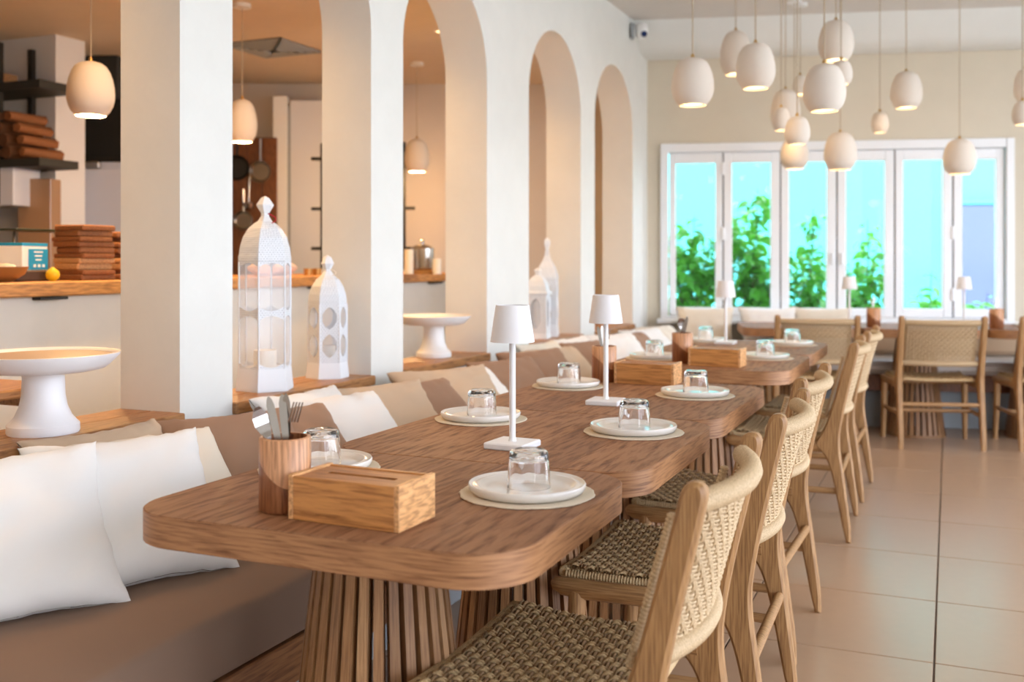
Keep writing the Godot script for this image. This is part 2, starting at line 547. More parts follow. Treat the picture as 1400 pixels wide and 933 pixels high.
func build_shell() -> void:
	# floor: grout bed and tiles
	var f := struct_node("floor")
	part("grout_bed", box_mesh(Vector3(10.6, 0.1, 12.0), 0.0, Vector3(-2.0, -0.055, -3.4)), M.grout, f)
	var tile := box_mesh(Vector3(0.594, 0.008, 0.594), 0.0015)
	var x := -0.042 - 0.6 * 3 + 0.3
	while x < 3.3:
		var z := -3.889 - 0.6 * 8 + 0.3
		while z < 1.9:
			part("tile", tile, M.tile, f, Vector3(x, -0.004, z))
			z += 0.6
		x += 0.6
	x = -0.042 - 0.6 * 4 + 0.3
	while x > -7.0:                       # the kitchen floor is out of sight behind the breast walls
		x -= 0.6
	# ceilings
	struct("ceiling", box_mesh(Vector3(5.9, 0.2, 11.6), 0.0, Vector3(0.55, CEIL + 0.1, -3.6)), M.ceiling_paint)
	struct("ceiling_kitchen", box_mesh(Vector3(5.2, 0.2, 11.6), 0.0, Vector3(-4.95, KITCHEN_CEIL + 0.1, -3.6)), M.kitchen_ceiling)
	# window wall
	var st := begin()
	wall_quad_box(st, -0.02, 0.103, 0, CEIL, -0.2, 0)
	wall_quad_box(st, 2.728, 5.8, 0, CEIL, -0.2, 0)
	wall_quad_box(st, 0.103, 2.728, 2.13, CEIL, -0.2, 0)
	wall_quad_box(st, 0.103, 2.728, 0, 0.72, -0.2, 0)
	struct("wall_window", done(st), M.beige_wall)
	# the sloped beam under the ceiling
	st = begin()
	var prof := [Vector2(0.0, CEIL), Vector2(0.0, 2.795), Vector2(0.05, 2.79), Vector2(0.20, 2.825), Vector2(0.265, 2.87), Vector2(0.375, CEIL)]
	for i in range(1, prof.size() - 1):
		var p: Vector2 = prof[i]
		var q: Vector2 = prof[i + 1]
		st.set_smooth_group(3)
		quad(st, on_back(-0.12, p.y, p.x), on_back(5.8, p.y, p.x), on_back(5.8, q.y, q.x), on_back(-0.12, q.y, q.x))
	st.set_smooth_group(-1)
	struct("beam_ceiling", done(st), M.white_wall)
	# wall behind the camera, the garden side with its wide openings, the far kitchen walls
	struct("wall_entrance", box_mesh(Vector3(10.8, CEIL + 0.2, 0.2), 0.0, Vector3(-2.0, CEIL / 2.0, 2.0)), M.white_wall)
	st = begin()
	for p in [[1.9, 1.6], [0.0, -0.15], [-2.2, -2.35], [-4.35, -4.5], [-7.5, -9.6]]:
		cbox(st, Vector3(3.3, CEIL / 2.0, (p[0] + p[1]) / 2.0), Vector3(0.2, CEIL, p[0] - p[1]), 0.0)
	cbox(st, Vector3(3.3, 2.94, -3.8), Vector3(0.2, 0.20, 11.4), 0.0)
	struct("wall_garden", done(st), M.white_wall)
	struct("wall_kitchen_far", box_mesh(Vector3(0.2, KITCHEN_CEIL, 10.0), 0.0, Vector3(-7.3, KITCHEN_CEIL / 2.0, -2.8)), M.kitchen_wall)
	var a := Vector2(-7.3, -5.87)
	var b := Vector2(-2.44, -7.99)
	var d := (b - a).normalized()
	st = begin()
	cbox(st, Vector3((a.x + b.x) / 2.0, KITCHEN_CEIL / 2.0, (a.y + b.y) / 2.0) + Vector3(d.y, 0, -d.x) * 0.1, Vector3((b - a).length() + 0.3, KITCHEN_CEIL, 0.2), 0.0, Basis(Vector3(d.x, 0, d.y), Vector3.UP, Vector3(-d.y, 0, d.x)))
	struct("wall_kitchen", done(st), M.kitchen_wall)
	build_window()

func build_window() -> void:
	var w := struct_node("window_1")
	var bs := Basis(Vector3(BACK_DIR.x, 0, BACK_DIR.y), Vector3.UP, Vector3(BACK_IN.x, 0, BACK_IN.y))
	var st := begin()
	for q in [[0.103, 0.165, 0.72, 2.13], [2.672, 2.728, 0.72, 2.13]]:
		cbox(st, on_back((q[0] + q[1]) / 2.0, (q[2] + q[3]) / 2.0, -0.02), Vector3(q[1] - q[0], q[3] - q[2], 0.12), 0.004, bs)
	cbox(st, on_back(1.4155, 2.095, -0.02), Vector3(2.507, 0.07, 0.12), 0.004, bs)
	cbox(st, on_back(1.4155, 0.745, -0.02), Vector3(2.507, 0.05, 0.12), 0.004, bs)
	part("window_frame", done(st), M.frame_white, w)
	st = begin()
	cbox(st, on_back(1.4155, 0.735, 0.06), Vector3(2.68, 0.03, 0.16), 0.004, bs)
	part("window_sill", done(st), M.frame_white, w)
	var joints := [0.167, 0.5886, 1.026, 1.449, 1.876, 2.299, 2.670]
	var glass := [[0.2235, 0.530], [0.659, 0.954], [1.093, 1.377], [1.519, 1.806], [1.939, 2.230], [2.367, 2.610]]
	for i in 6:
		var s0: float = joints[i] + 0.005
		var s1: float = joints[i + 1] - 0.005
		var g0: float = glass[i][0]
		var g1: float = glass[i][1]
		st = begin()
		for q in [[s0, g0, 0.772, 2.058], [g1, s1, 0.772, 2.058], [g0, g1, 1.975, 2.058], [g0, g1, 0.772, 0.84]]:
			cbox(st, on_back((q[0] + q[1]) / 2.0, (q[2] + q[3]) / 2.0, -0.03), Vector3(q[1] - q[0], q[3] - q[2], 0.06), 0.005, bs)
		var sash := part("sash", done(st), M.frame_white, w)
		st = begin()
		quad(st, on_back(g0, 0.841, -0.04), on_back(g1, 0.841, -0.04), on_back(g1, 1.974, -0.04), on_back(g0, 1.974, -0.04))
		part("pane", done(st), M.pane_glass, sash)
		if i < 5:
			st = begin()
			cbox(st, on_back(joints[i + 1], 1.415, -0.035), Vector3(0.010, 1.284, 0.05), 0.0, bs)
			part("gasket", done(st), M.gasket, w)
		if i in [0, 4]:
			for hy in [0.95, 1.42, 1.93]:
				st = begin()
				cbox(st, on_back(joints[i + 1], hy, 0.006), Vector3(0.028, 0.10, 0.02), 0.004, bs)
				part("hinge", done(st), M.frame_white, w)
		if i in [2, 3]:
			st = begin()
			cbox(st, on_back(joints[3] + (-0.035 if i == 2 else 0.035), 1.22, 0.008), Vector3(0.02, 0.09, 0.03), 0.004, bs)
			part("handle", done(st), M.frame_white, sash)

func build_outside() -> void:
	struct("ground_outside", box_mesh(Vector3(50, 0.2, 60), 0.0, Vector3(4, -0.16, -8)), M.pale_ground)
	# the mint house across the yard
	var bs := Basis(Vector3(BACK_DIR.x, 0, BACK_DIR.y), Vector3.UP, Vector3(BACK_IN.x, 0, BACK_IN.y))
	var t := thing("house", "mint painted house wall with a lavender door across the yard", "house")
	var st := begin()
	cbox(st, on_back(2.0, 2.4, -7.1), Vector3(16, 4.8, 0.6), 0.0, bs)
	part("wall", done(st), M.mint_paint, t)
	st = begin()
	cbox(st, on_back(4.42, 0.99, -6.76), Vector3(0.62, 1.98, 0.05), 0.01, bs)
	var dr := part("door", done(st), M.lavender_door, t)
	st = begin()
	cbox(st, on_back(4.66, 0.95, -6.71), Vector3(0.06, 0.05, 0.05), 0.008, bs)
	part("handle", done(st), M.steel, dr)
	st = begin()
	for q in [[4.06, 4.11, 0.0, 2.04], [4.73, 4.78, 0.0, 2.04], [4.06, 4.78, 2.0, 2.05]]:
		cbox(st, on_back((q[0] + q[1]) / 2.0, (q[2] + q[3]) / 2.0, -6.76), Vector3(q[1] - q[0], q[3] - q[2], 0.08), 0.004, bs)
	part("door_frame", done(st), M.mint_paint, t)
	# leafy shrubs in the bed under the window
	var leaf_mesh: Array[ArrayMesh] = []
	for k in 3:
		leaf_mesh.append(make_leaf(0.085 + 0.022 * k, 0.040 + 0.014 * k, 0.25 + 0.1 * k))
	# u, top row, half width (m), number of leaves, words
	var list := [
		[944.0, 296.0, 0.46, 1250, "rounded leafy shrub outside the window pane next to the arcade wall"],
		[1030.0, 258.0, 0.42, 1300, "tallest bright green shrub outside the second window pane"],
		[1106.0, 286.0, 0.42, 1150, "leafy shrub with arching shoots outside the third window pane"],
		[1182.0, 300.0, 0.36, 700, "thinner leafy shrub outside the fourth window pane"],
		[1268.0, 372.0, 0.36, 380, "low sparse shrub outside the fifth window pane"],
		[1345.0, 400.0, 0.36, 330, "low pale shrub before the lavender door"]]
	for e in list:
		var p := px(e[0], 400, 9.1)
		var top: float = px(e[0], e[1], 9.1).y
		shrub(Vector3(p.x, -0.06, p.z), top + 0.06, e[2], e[3], e[4], leaf_mesh)

func make_leaf(l: float, w: float, bend: float) -> ArrayMesh:
	var st := begin()
	var n := 5
	var prev_l := Vector3.ZERO
	var prev_r := Vector3.ZERO
	var prev_m := Vector3.ZERO
	for i in range(1, n + 1):
		var t := float(i) / n
		var ww := w * sin(PI * pow(t, 0.75)) * 0.5
		var c := Vector3(t * l, -bend * t * t * l, 0)
		var a := c + Vector3(0, 0.25 * ww, ww)
		var b := c + Vector3(0, 0.25 * ww, -ww)
		st.set_smooth_group(1)
		if i == 1:
			tri(st, prev_m, c, b); tri(st, prev_m, a, c)
		else:
			quad(st, prev_m, c, b, prev_r); quad(st, prev_l, a, c, prev_m)
		prev_l = a; prev_r = b; prev_m = c
	return done(st)

func shrub(at_: Vector3, h: float, half: float, count: int, label: String, leaf_mesh: Array[ArrayMesh]) -> void:
	var t := thing("shrub", label, "shrub", at_, 0.0, "shrubs outside the window")
	var stems := 9
	var tips := []
	for i in stems:
		var th := TAU * i / stems + rng.randf() * 0.5
		var rr := half * (0.35 + 0.6 * rng.randf())
		var hh := h * (1.0 if i == 0 else (0.55 + 0.42 * rng.randf()))
		if i == 0:
			rr = half * 0.1
		var tip := Vector3(cos(th) * rr, hh, sin(th) * rr * 0.8)
		var path := PackedVector3Array()
		var radii := PackedFloat32Array()
		for k in 6:
			var q := k / 5.0
			path.append(Vector3(tip.x * q * q + rng.randf_range(-0.01, 0.01), tip.y * q, tip.z * q * q))
			radii.append(lerpf(0.011, 0.003, q))
		var st := begin()
		sweep(st, path, radii, 5, Vector2(1, 1), Vector3(0.98, 0.1, 0.15))
		part("stem", done(st), M.stem, t)
		tips.append(path)
	var rest := begin()
	for i in count:
		var path: PackedVector3Array = tips[rng.randi() % stems]
		var q := pow(rng.randf(), 0.7) * 4.8 + 0.1
		var k := mini(int(q), 4)
		var c := path[k].lerp(path[k + 1], q - k)
		c += Vector3(rng.randf_range(-1, 1), rng.randf_range(-0.6, 0.5), rng.randf_range(-1, 1)) * 0.085
		var bs := Basis.from_euler(Vector3(rng.randf_range(-0.6, 0.6), rng.randf() * TAU, rng.randf_range(-0.7, 0.5))).scaled(Vector3.ONE * rng.randf_range(0.8, 1.35))
		var v := rng.randi() % 3
		var shade_k := rng.randi() % 3
		if i < 90:
			part("leaf", leaf_mesh[v], M["leaf_%d" % shade_k], t, c, bs)
		else:
			rest.append_from(leaf_mesh[v], 0, Transform3D(bs, c))
	var fo := part("foliage", rest.commit(), M.leaf_1, t)
	fo.set_meta("kind", "stuff")

# ---------------------------------------------------------------- banquettes
func build_bench() -> void:
	var t := thing("banquette", "long built-in banquette with a taupe seat pad along the arcade wall", "bench")
	var st := begin()
	# seat pad: rounded profile swept along z with a little unevenness
	var prof := [Vector2(-2.195, 0.312), Vector2(-1.432, 0.312), Vector2(-1.421, 0.318), Vector2(-1.416, 0.33), Vector2(-1.415, 0.425), Vector2(-1.421, 0.441), Vector2(-1.436, 0.449), Vector2(-1.62, 0.453), Vector2(-1.9, 0.453), Vector2(-2.195, 0.45)]
	var n := FastNoiseLite.new()
	n.seed = 4
	n.frequency = 1.6
	var z0 := 0.4
	var z1 := -7.75
	var steps := 150
	st.set_smooth_group(1)
	for i in steps:
		for k in prof.size() - 1:
			var q := []
			for e in [[i, k], [i, k + 1], [i + 1, k + 1], [i + 1, k]]:
				var z := lerpf(z0, z1, float(e[0]) / steps)
				var p: Vector2 = prof[e[1]]
				var puff := 0.0
				if p.y > 0.4:
					puff = n.get_noise_2d(z * 1.2, p.x * 1.3) * 0.009 + n.get_noise_2d(z * 6.0, p.x * 2.2) * 0.002
				q.append(Vector3(p.x, p.y + puff, z))
			quad(st, q[3], q[2], q[1], q[0])
	st.set_smooth_group(-1)
	part("seat_pad", done(st), M.bench_fabric, t)
	part("front_rail", box_mesh(Vector3(0.03, 0.105, z0 - z1), 0.003, Vector3(-1.436, 0.255, (z0 + z1) / 2.0)), M.rail_wood, t)
	part("seat_board", box_mesh(Vector3(0.74, 0.02, z0 - z1), 0.002, Vector3(-1.822, 0.298, (z0 + z1) / 2.0)), M.rail_wood, t)
	part("plinth", box_mesh(Vector3(0.6, 0.285, z0 - z1), 0.002, Vector3(-1.895, 0.1425, (z0 + z1) / 2.0)), M.plinth_grey, t)
	# along the window
	var w := thing("banquette", "shorter banquette with a pale seat pad under the window", "bench", on_back(0, 0, 0), atan2(-BACK_DIR.y, BACK_DIR.x))
	var s0 := 0.80
	var s1 := 4.6
	var mid := (s0 + s1) / 2.0
	part("seat_pad", box_mesh(Vector3(s1 - s0, 0.09, 0.55), 0.03, Vector3(mid, 0.442, 0.28)), M.bench_pale, w)
	part("front_rail", box_mesh(Vector3(s1 - s0, 0.12, 0.03), 0.003, Vector3(mid, 0.335, 0.52)), M.dark_board, w)
	part("plinth", box_mesh(Vector3(s1 - s0, 0.28, 0.42), 0.002, Vector3(mid, 0.14, 0.215)), M.plinth_grey, w)
	part("back_rest", box_mesh(Vector3(s1 - s0, 0.17, 0.08), 0.03, Vector3(mid, 0.585, 0.05)), M.beige_cotton, w)

func pillow_mesh(w: float, h: float, thick: float, seed_: int) -> ArrayMesh:      # lies in x,y, centred, puffs along z
	var n := FastNoiseLite.new()
	n.seed = seed_
	n.frequency = 1.0
	var st := begin()
	st.set_smooth_group(1)
	var g := 26
	var pos := func(i: int, j: int, side: float) -> Vector3:
		var u := -1.0 + 2.0 * i / g
		var v := -1.0 + 2.0 * j / g
		# more points near the rim
		u = sin(u * PI / 2.0)
		v = sin(v * PI / 2.0)
		var pull := 1.0 - 0.12 * (1.0 - v * v) * u * u
		var pull2 := 1.0 - 0.12 * (1.0 - u * u) * v * v
		var x := u * w / 2.0 * pull
		var y := v * h / 2.0 * pull2
		var e := maxf(0.0, (1.0 - pow(absf(u), 2.6)) * (1.0 - pow(absf(v), 2.6)))
		var t := thick / 2.0 * pow(e, 0.42)
		# folds that run in from the rim and fade towards the middle
		var rim := clampf(maxf(absf(u), absf(v)) * 1.6 - 0.75, 0.0, 1.0)
		var along := u if absf(v) > absf(u) else v
		var fold := n.get_noise_2d(along * 4.5 + side * 7.0, (3.0 if absf(v) > absf(u) else 9.0) + signf(u + v) * 2.0)
		t += fold * 0.020 * rim * pow(e, 0.3)
		t += n.get_noise_2d(u * 1.6 + 20.0, v * 1.6 + side * 3.0) * 0.014 * pow(e, 0.5)
		return Vector3(x + 0.004 * n.get_noise_1d(v * 5.0), y + 0.006 * n.get_noise_1d(u * 5.0 + 11.0), side * maxf(t, 0.0015))
	for side in [-1.0, 1.0]:
		for i in g:
			for j in g:
				var a: Vector3 = pos.call(i, j, side)
				var b: Vector3 = pos.call(i + 1, j, side)
				var c: Vector3 = pos.call(i + 1, j + 1, side)
				var d: Vector3 = pos.call(i, j + 1, side)
				if side > 0.0:
					quad(st, a, b, c, d)
				else:
					quad(st, a, d, c, b)
	return done(st)

func build_pillows() -> void:
	var meshes := []
	for k in 5:
		meshes.append(pillow_mesh(0.44, 0.40, 0.145 + 0.012 * (k % 3), 20 + k))
	var wide := pillow_mesh(0.53, 0.40, 0.145, 31)
	var hues := {"w": "white_cotton", "i": "ivory_cotton", "b": "beige_cotton", "t": "taupe_cotton"}
	# [z middle, x at the bottom, lean, turn, colour, label, lift, mesh]
	var list := [
		[-1.530, -1.755, 0.62, -0.46, "w", "large white pillow standing in front of the pillows below the crazed cake stand", 0.0, 0],
		[-1.825, -1.690, 0.66, -0.42, "w", "white pillow that stands half behind the table end", 0.0, 1],
		[-2.040, -1.759, 0.81, -0.33, "i", "ivory pillow tucked behind the white pillow at the table end", 0.0, 2],
		[-2.060, -1.885, 0.74, -0.10, "b", "beige pillow leaning on the wall below the crazed cake stand", 0.0, 3],
		[-2.373, -1.774, 0.76, -0.40, "t", "taupe pillow behind the cutlery cup of the free end table", 0.0, 4],
		[-2.633, -1.753, 0.83, -0.30, "t", "taupe pillow leaning on the pier beside the tall lantern", 0.0, 0],
		[-2.940, -1.885, 0.74, -0.10, "w", "white pillow half hidden below the tall lantern", 0.0, 1],
		[-2.950, -1.756, 0.82, -0.32, "w", "small looking white pillow beside the taupe pillow below the lanterns", 0.0, 2],
		[-3.190, -1.771, 0.77, -0.39, "b", "wide beige pillow below the smaller lantern", 0.0, 5],
		[-3.482, -1.750, 0.84, -0.28, "t", "taupe pillow between two beige pillows beside the second table", 0.0, 3],
		[-3.770, -1.777, 0.75, -0.42, "b", "beige pillow below the plain white cake stand", 0.0, 5],
		[-3.970, -1.747, 0.85, -0.27, "w", "white pillow between a beige and a taupe pillow below the plain cake stand", 0.0, 4],
		[-4.360, -1.765, 0.79, -0.36, "t", "taupe pillow beside the white pillow below the plain cake stand", 0.0, 0],
		[-4.700, -1.780, 0.74, -0.43, "t", "taupe pillow against the wide pier between the cake stand and the onion dome lantern", 0.0, 1],
		[-5.090, -1.756, 0.82, -0.32, "b", "beige pillow between taupe pillows behind the third table", 0.0, 2],
		[-5.270, -1.885, 0.74, -0.10, "i", "ivory pillow below the onion dome lantern", 0.0, 3],
		[-5.550, -1.759, 0.81, -0.33, "t", "taupe pillow behind the cutlery cup of the third table", 0.0, 4],
		[-5.700, -1.885, 0.74, -0.10, "w", "white pillow lying high against the pier of the last arch", 0.0, 0],
		[-6.020, -1.777, 0.75, -0.42, "w", "white pillow beyond the tissue box of the third table", 0.0, 1],
		[-6.360, -1.756, 0.82, -0.32, "t", "rosy taupe pillow between white pillows near the corner", 0.0, 2],
		[-6.720, -1.765, 0.79, -0.36, "w", "white pillow beyond the cutlery cup of the fourth table", 0.0, 3],
		[-7.100, -1.759, 0.81, -0.33, "i", "ivory pillow in the corner of the two banquettes", 0.0, 4]]
	for e in list:
		var s: String = e[4]
		var mesh: ArrayMesh = wide if e[7] == 5 else meshes[e[7]]
		var o := single("pillow", mesh, M[hues[s]], e[5], "pillow", Vector3.ZERO, 0.0, "pillows on the banquettes")
		# local x -> along the bench, local z -> out of the wall, leaning back
		var face: float = e[3]
		var step := 0.035 if int(-e[0] * 100.0) % 2 == 0 and e[0] < -2.2 else 0.0
		var bs := Basis(Vector3.UP, PI / 2.0 + face) * Basis(Vector3.RIGHT, -e[2])
		o.transform = Transform3D(bs, Vector3(e[1] + step, SEAT_Y + 0.006 + e[6], e[0]) + bs * Vector3(0, 0.19, 0))
	var turn := atan2(-BACK_DIR.y, BACK_DIR.x)
	for e in [[0.44, 0.36, 0.0, "i", "ivory pillow on the window banquette next to the corner"], [0.92, 0.30, 0.1, "w", "white pillow standing on the window banquette behind the lamp of the last table"], [1.32, 0.26, 0.0, "i", "ivory pillow lying low against the window sill"]]:
		var o := single("pillow", meshes[int(e[0] * 10) % 5], M[hues[e[3]]], e[4], "pillow", Vector3.ZERO, 0.0, "pillows on the banquettes")
		var bs := Basis(Vector3.UP, turn + e[2]) * Basis(Vector3.RIGHT, -0.35)
		o.transform = Transform3D(bs, on_back(e[0], 0.49, e[1]) + bs * Vector3(0, 0.19, 0))

# ---------------------------------------------------------------- tables
var slat_mesh: ArrayMesh

func make_pedestal_mesh() -> void:
	# one tapering slat of the pedestal: its foot 0.21 m from the axis, its head 0.125 m
	var st := begin()
	var h := 0.675
	var a := []
	for e in [[0.020, 0.198, 0.0255], [h, 0.122, 0.0162]]:
		for k in [[-1, 0], [1, 0], [1, 1], [-1, 1]]:
			a.append(Vector3(e[1] - k[1] * 0.026, e[0], k[0] * e[2] / 2.0))
	var cen := Vector3(0.155, h / 2.0, 0)
	quad_out(st, a[0], a[1], a[2], a[3], cen)
	quad_out(st, a[4], a[5], a[6], a[7], cen)
	for k in 4:
		quad_out(st, a[k], a[(k + 1) % 4], a[4 + (k + 1) % 4], a[4 + k], cen)
	slat_mesh = done(st)

func make_table(w: float, d: float, label: String, where: Vector3, turn: float, group: String, boards := 5, seed_ := 0, foot := 0.0) -> Node3D:
	# boards run along z; the outline has round corners
	var t := thing("dining_table", label, "table", where, turn, group)
	var ped := Vector3(foot, 0, 0)
	var outline := round_rect(-w / 2.0, -d / 2.0, w / 2.0, d / 2.0, 0.115, 9)
	var r := RandomNumberGenerator.new()
	r.seed = 100 + seed_
	var cuts := [-w / 2.0 - 0.01]
	for k in boards - 1:
		cuts.append(-w / 2.0 + w * (k + 1.0) / boards + r.randf_range(-0.02, 0.02))
	cuts.append(w / 2.0 + 0.01)
	for k in boards:
		var strip := PackedVector2Array([Vector2(cuts[k] + 0.0003, -d), Vector2(cuts[k + 1] - 0.0003, -d), Vector2(cuts[k + 1] - 0.0003, d), Vector2(cuts[k] + 0.0003, d)])
		var cut: Array = Geometry2D.intersect_polygons(outline, strip)
		part("board", slab_mesh(cut[0], 0.058, 0.0016, flat_place(TABLE_Y - 0.058)), M["board_%d" % (r.randi() % 4)], t)
	var es := begin()
	slab(es, outline, 0.0545, 0.0, flat_place(TABLE_Y - 0.0563))
	var em := done(es)
	var grown := Transform3D(Basis.from_scale(Vector3(1.0 + 0.0016 / w, 1.0, 1.0 + 0.0016 / d)), Vector3.ZERO)
	part("edge_band", em, M["edge_wood"], t, Vector3.ZERO, grown.basis)
	var count := 30
	for k in count:
		part("slat", slat_mesh, M["slat_%d" % (r.randi() % 4)], t, ped, Basis(Vector3.UP, TAU * k / count))
	var ring := [Vector2(0.0, 0.0), Vector2(0.205, 0.0), Vector2(0.205, 0.02), Vector2(0.0, 0.02)]
	part("base_disc", lathe_mesh(ring, 36), M.slat_1, t, ped)
	part("top_disc", lathe_mesh([Vector2(0.0, 0.672), Vector2(0.135, 0.672), Vector2(0.135, 0.692), Vector2(0.0, 0.692)], 30), M.slat_1, t, ped)
	return t

# ---------------------------------------------------------------- chairs
func weave(st: SurfaceTool, place: Callable, nu: int, nv: int, r: float, amp: float, pairs := true, gap := 0.0, only := -1) -> void:
	# cords woven over and under one another on the surface place(s, t) -> [point, normal]
	var offs: Array = [-1.0, 1.0] if pairs else [0.0]
	for dir in 2:
		if only >= 0 and dir != only:
			continue
		var n: int = nu if dir == 0 else nv
		var m: int = nv if dir == 0 else nu
		for i in n:
			for o in offs:
				var path := PackedVector3Array()
				var ups := PackedVector3Array()
				var seg := m * 4
				for k in seg + 1:
					var along := float(k) / seg
					var across: float = (i + 0.5 + o * (0.235 - gap)) / n
					var s := across if dir == 0 else along
					var t := along if dir == 0 else across
					var q: Array = place.call(s, t)
					var ph := along * m * PI - PI / 2.0 + (0.0 if (i + dir) % 2 == 0 else PI)
					path.append(q[0] + q[1] * (sin(ph + PI / 2.0) * amp))
					ups.append(q[1])
				cord_tube(st, path, ups, r)

func cord_tube(st: SurfaceTool, path: PackedVector3Array, ups: PackedVector3Array, r: float) -> void:
	var last := []
	for i in path.size():
		var t := (path[mini(i + 1, path.size() - 1)] - path[maxi(i - 1, 0)]).normalized()
		var sd := t.cross(ups[i]).normalized()
		var n := sd.cross(t)
		var ring := [path[i] + n * r, path[i] + sd * r, path[i] - n * r, path[i] - sd * r]
		if i > 0:
			st.set_smooth_group(1)
			for j in 4:
				var k := (j + 1) % 4
				quad(st, last[k], last[j], ring[j], ring[k])
		last = ring
	st.set_smooth_group(-1)

func wrapped(st: SurfaceTool, path: PackedVector3Array, r: float, pitch: float, flat := Vector2(1, 1), sides := 10) -> void:      # a rod wound with cord: fine rings along its length
	var total := 0.0
	for i in path.size() - 1:
		total += path[i].distance_to(path[i + 1])
	var curve := Curve3D.new()
	for p in path:
		curve.add_point(p)
	var rings := int(total / pitch)
	var pts := PackedVector3Array()
	var radii := PackedFloat32Array()
	for i in rings * 3 + 1:
		var q := float(i) / (rings * 3)
		pts.append(curve.sample_baked(q * total))
		radii.append(r * ([0.78, 1.0, 1.0][i % 3]))
	var up := Vector3(0.123, 0.98, 0.157)
	if absf((path[path.size() - 1] - path[0]).normalized().y) > 0.8:
		up = Vector3(0.98, 0.05, 0.05)
	sweep(st, pts, radii, sides, flat, up)

func smooth_poly(p: Array, times := 2) -> PackedVector2Array:      # corner cutting on a closed outline
	var a := PackedVector2Array(p)
	for k in times:
		var b := PackedVector2Array()
		for i in a.size():
			var q := a[(i + 1) % a.size()]
			b.append(a[i].lerp(q, 0.25))
			b.append(a[i].lerp(q, 0.75))
		a = b
	return a

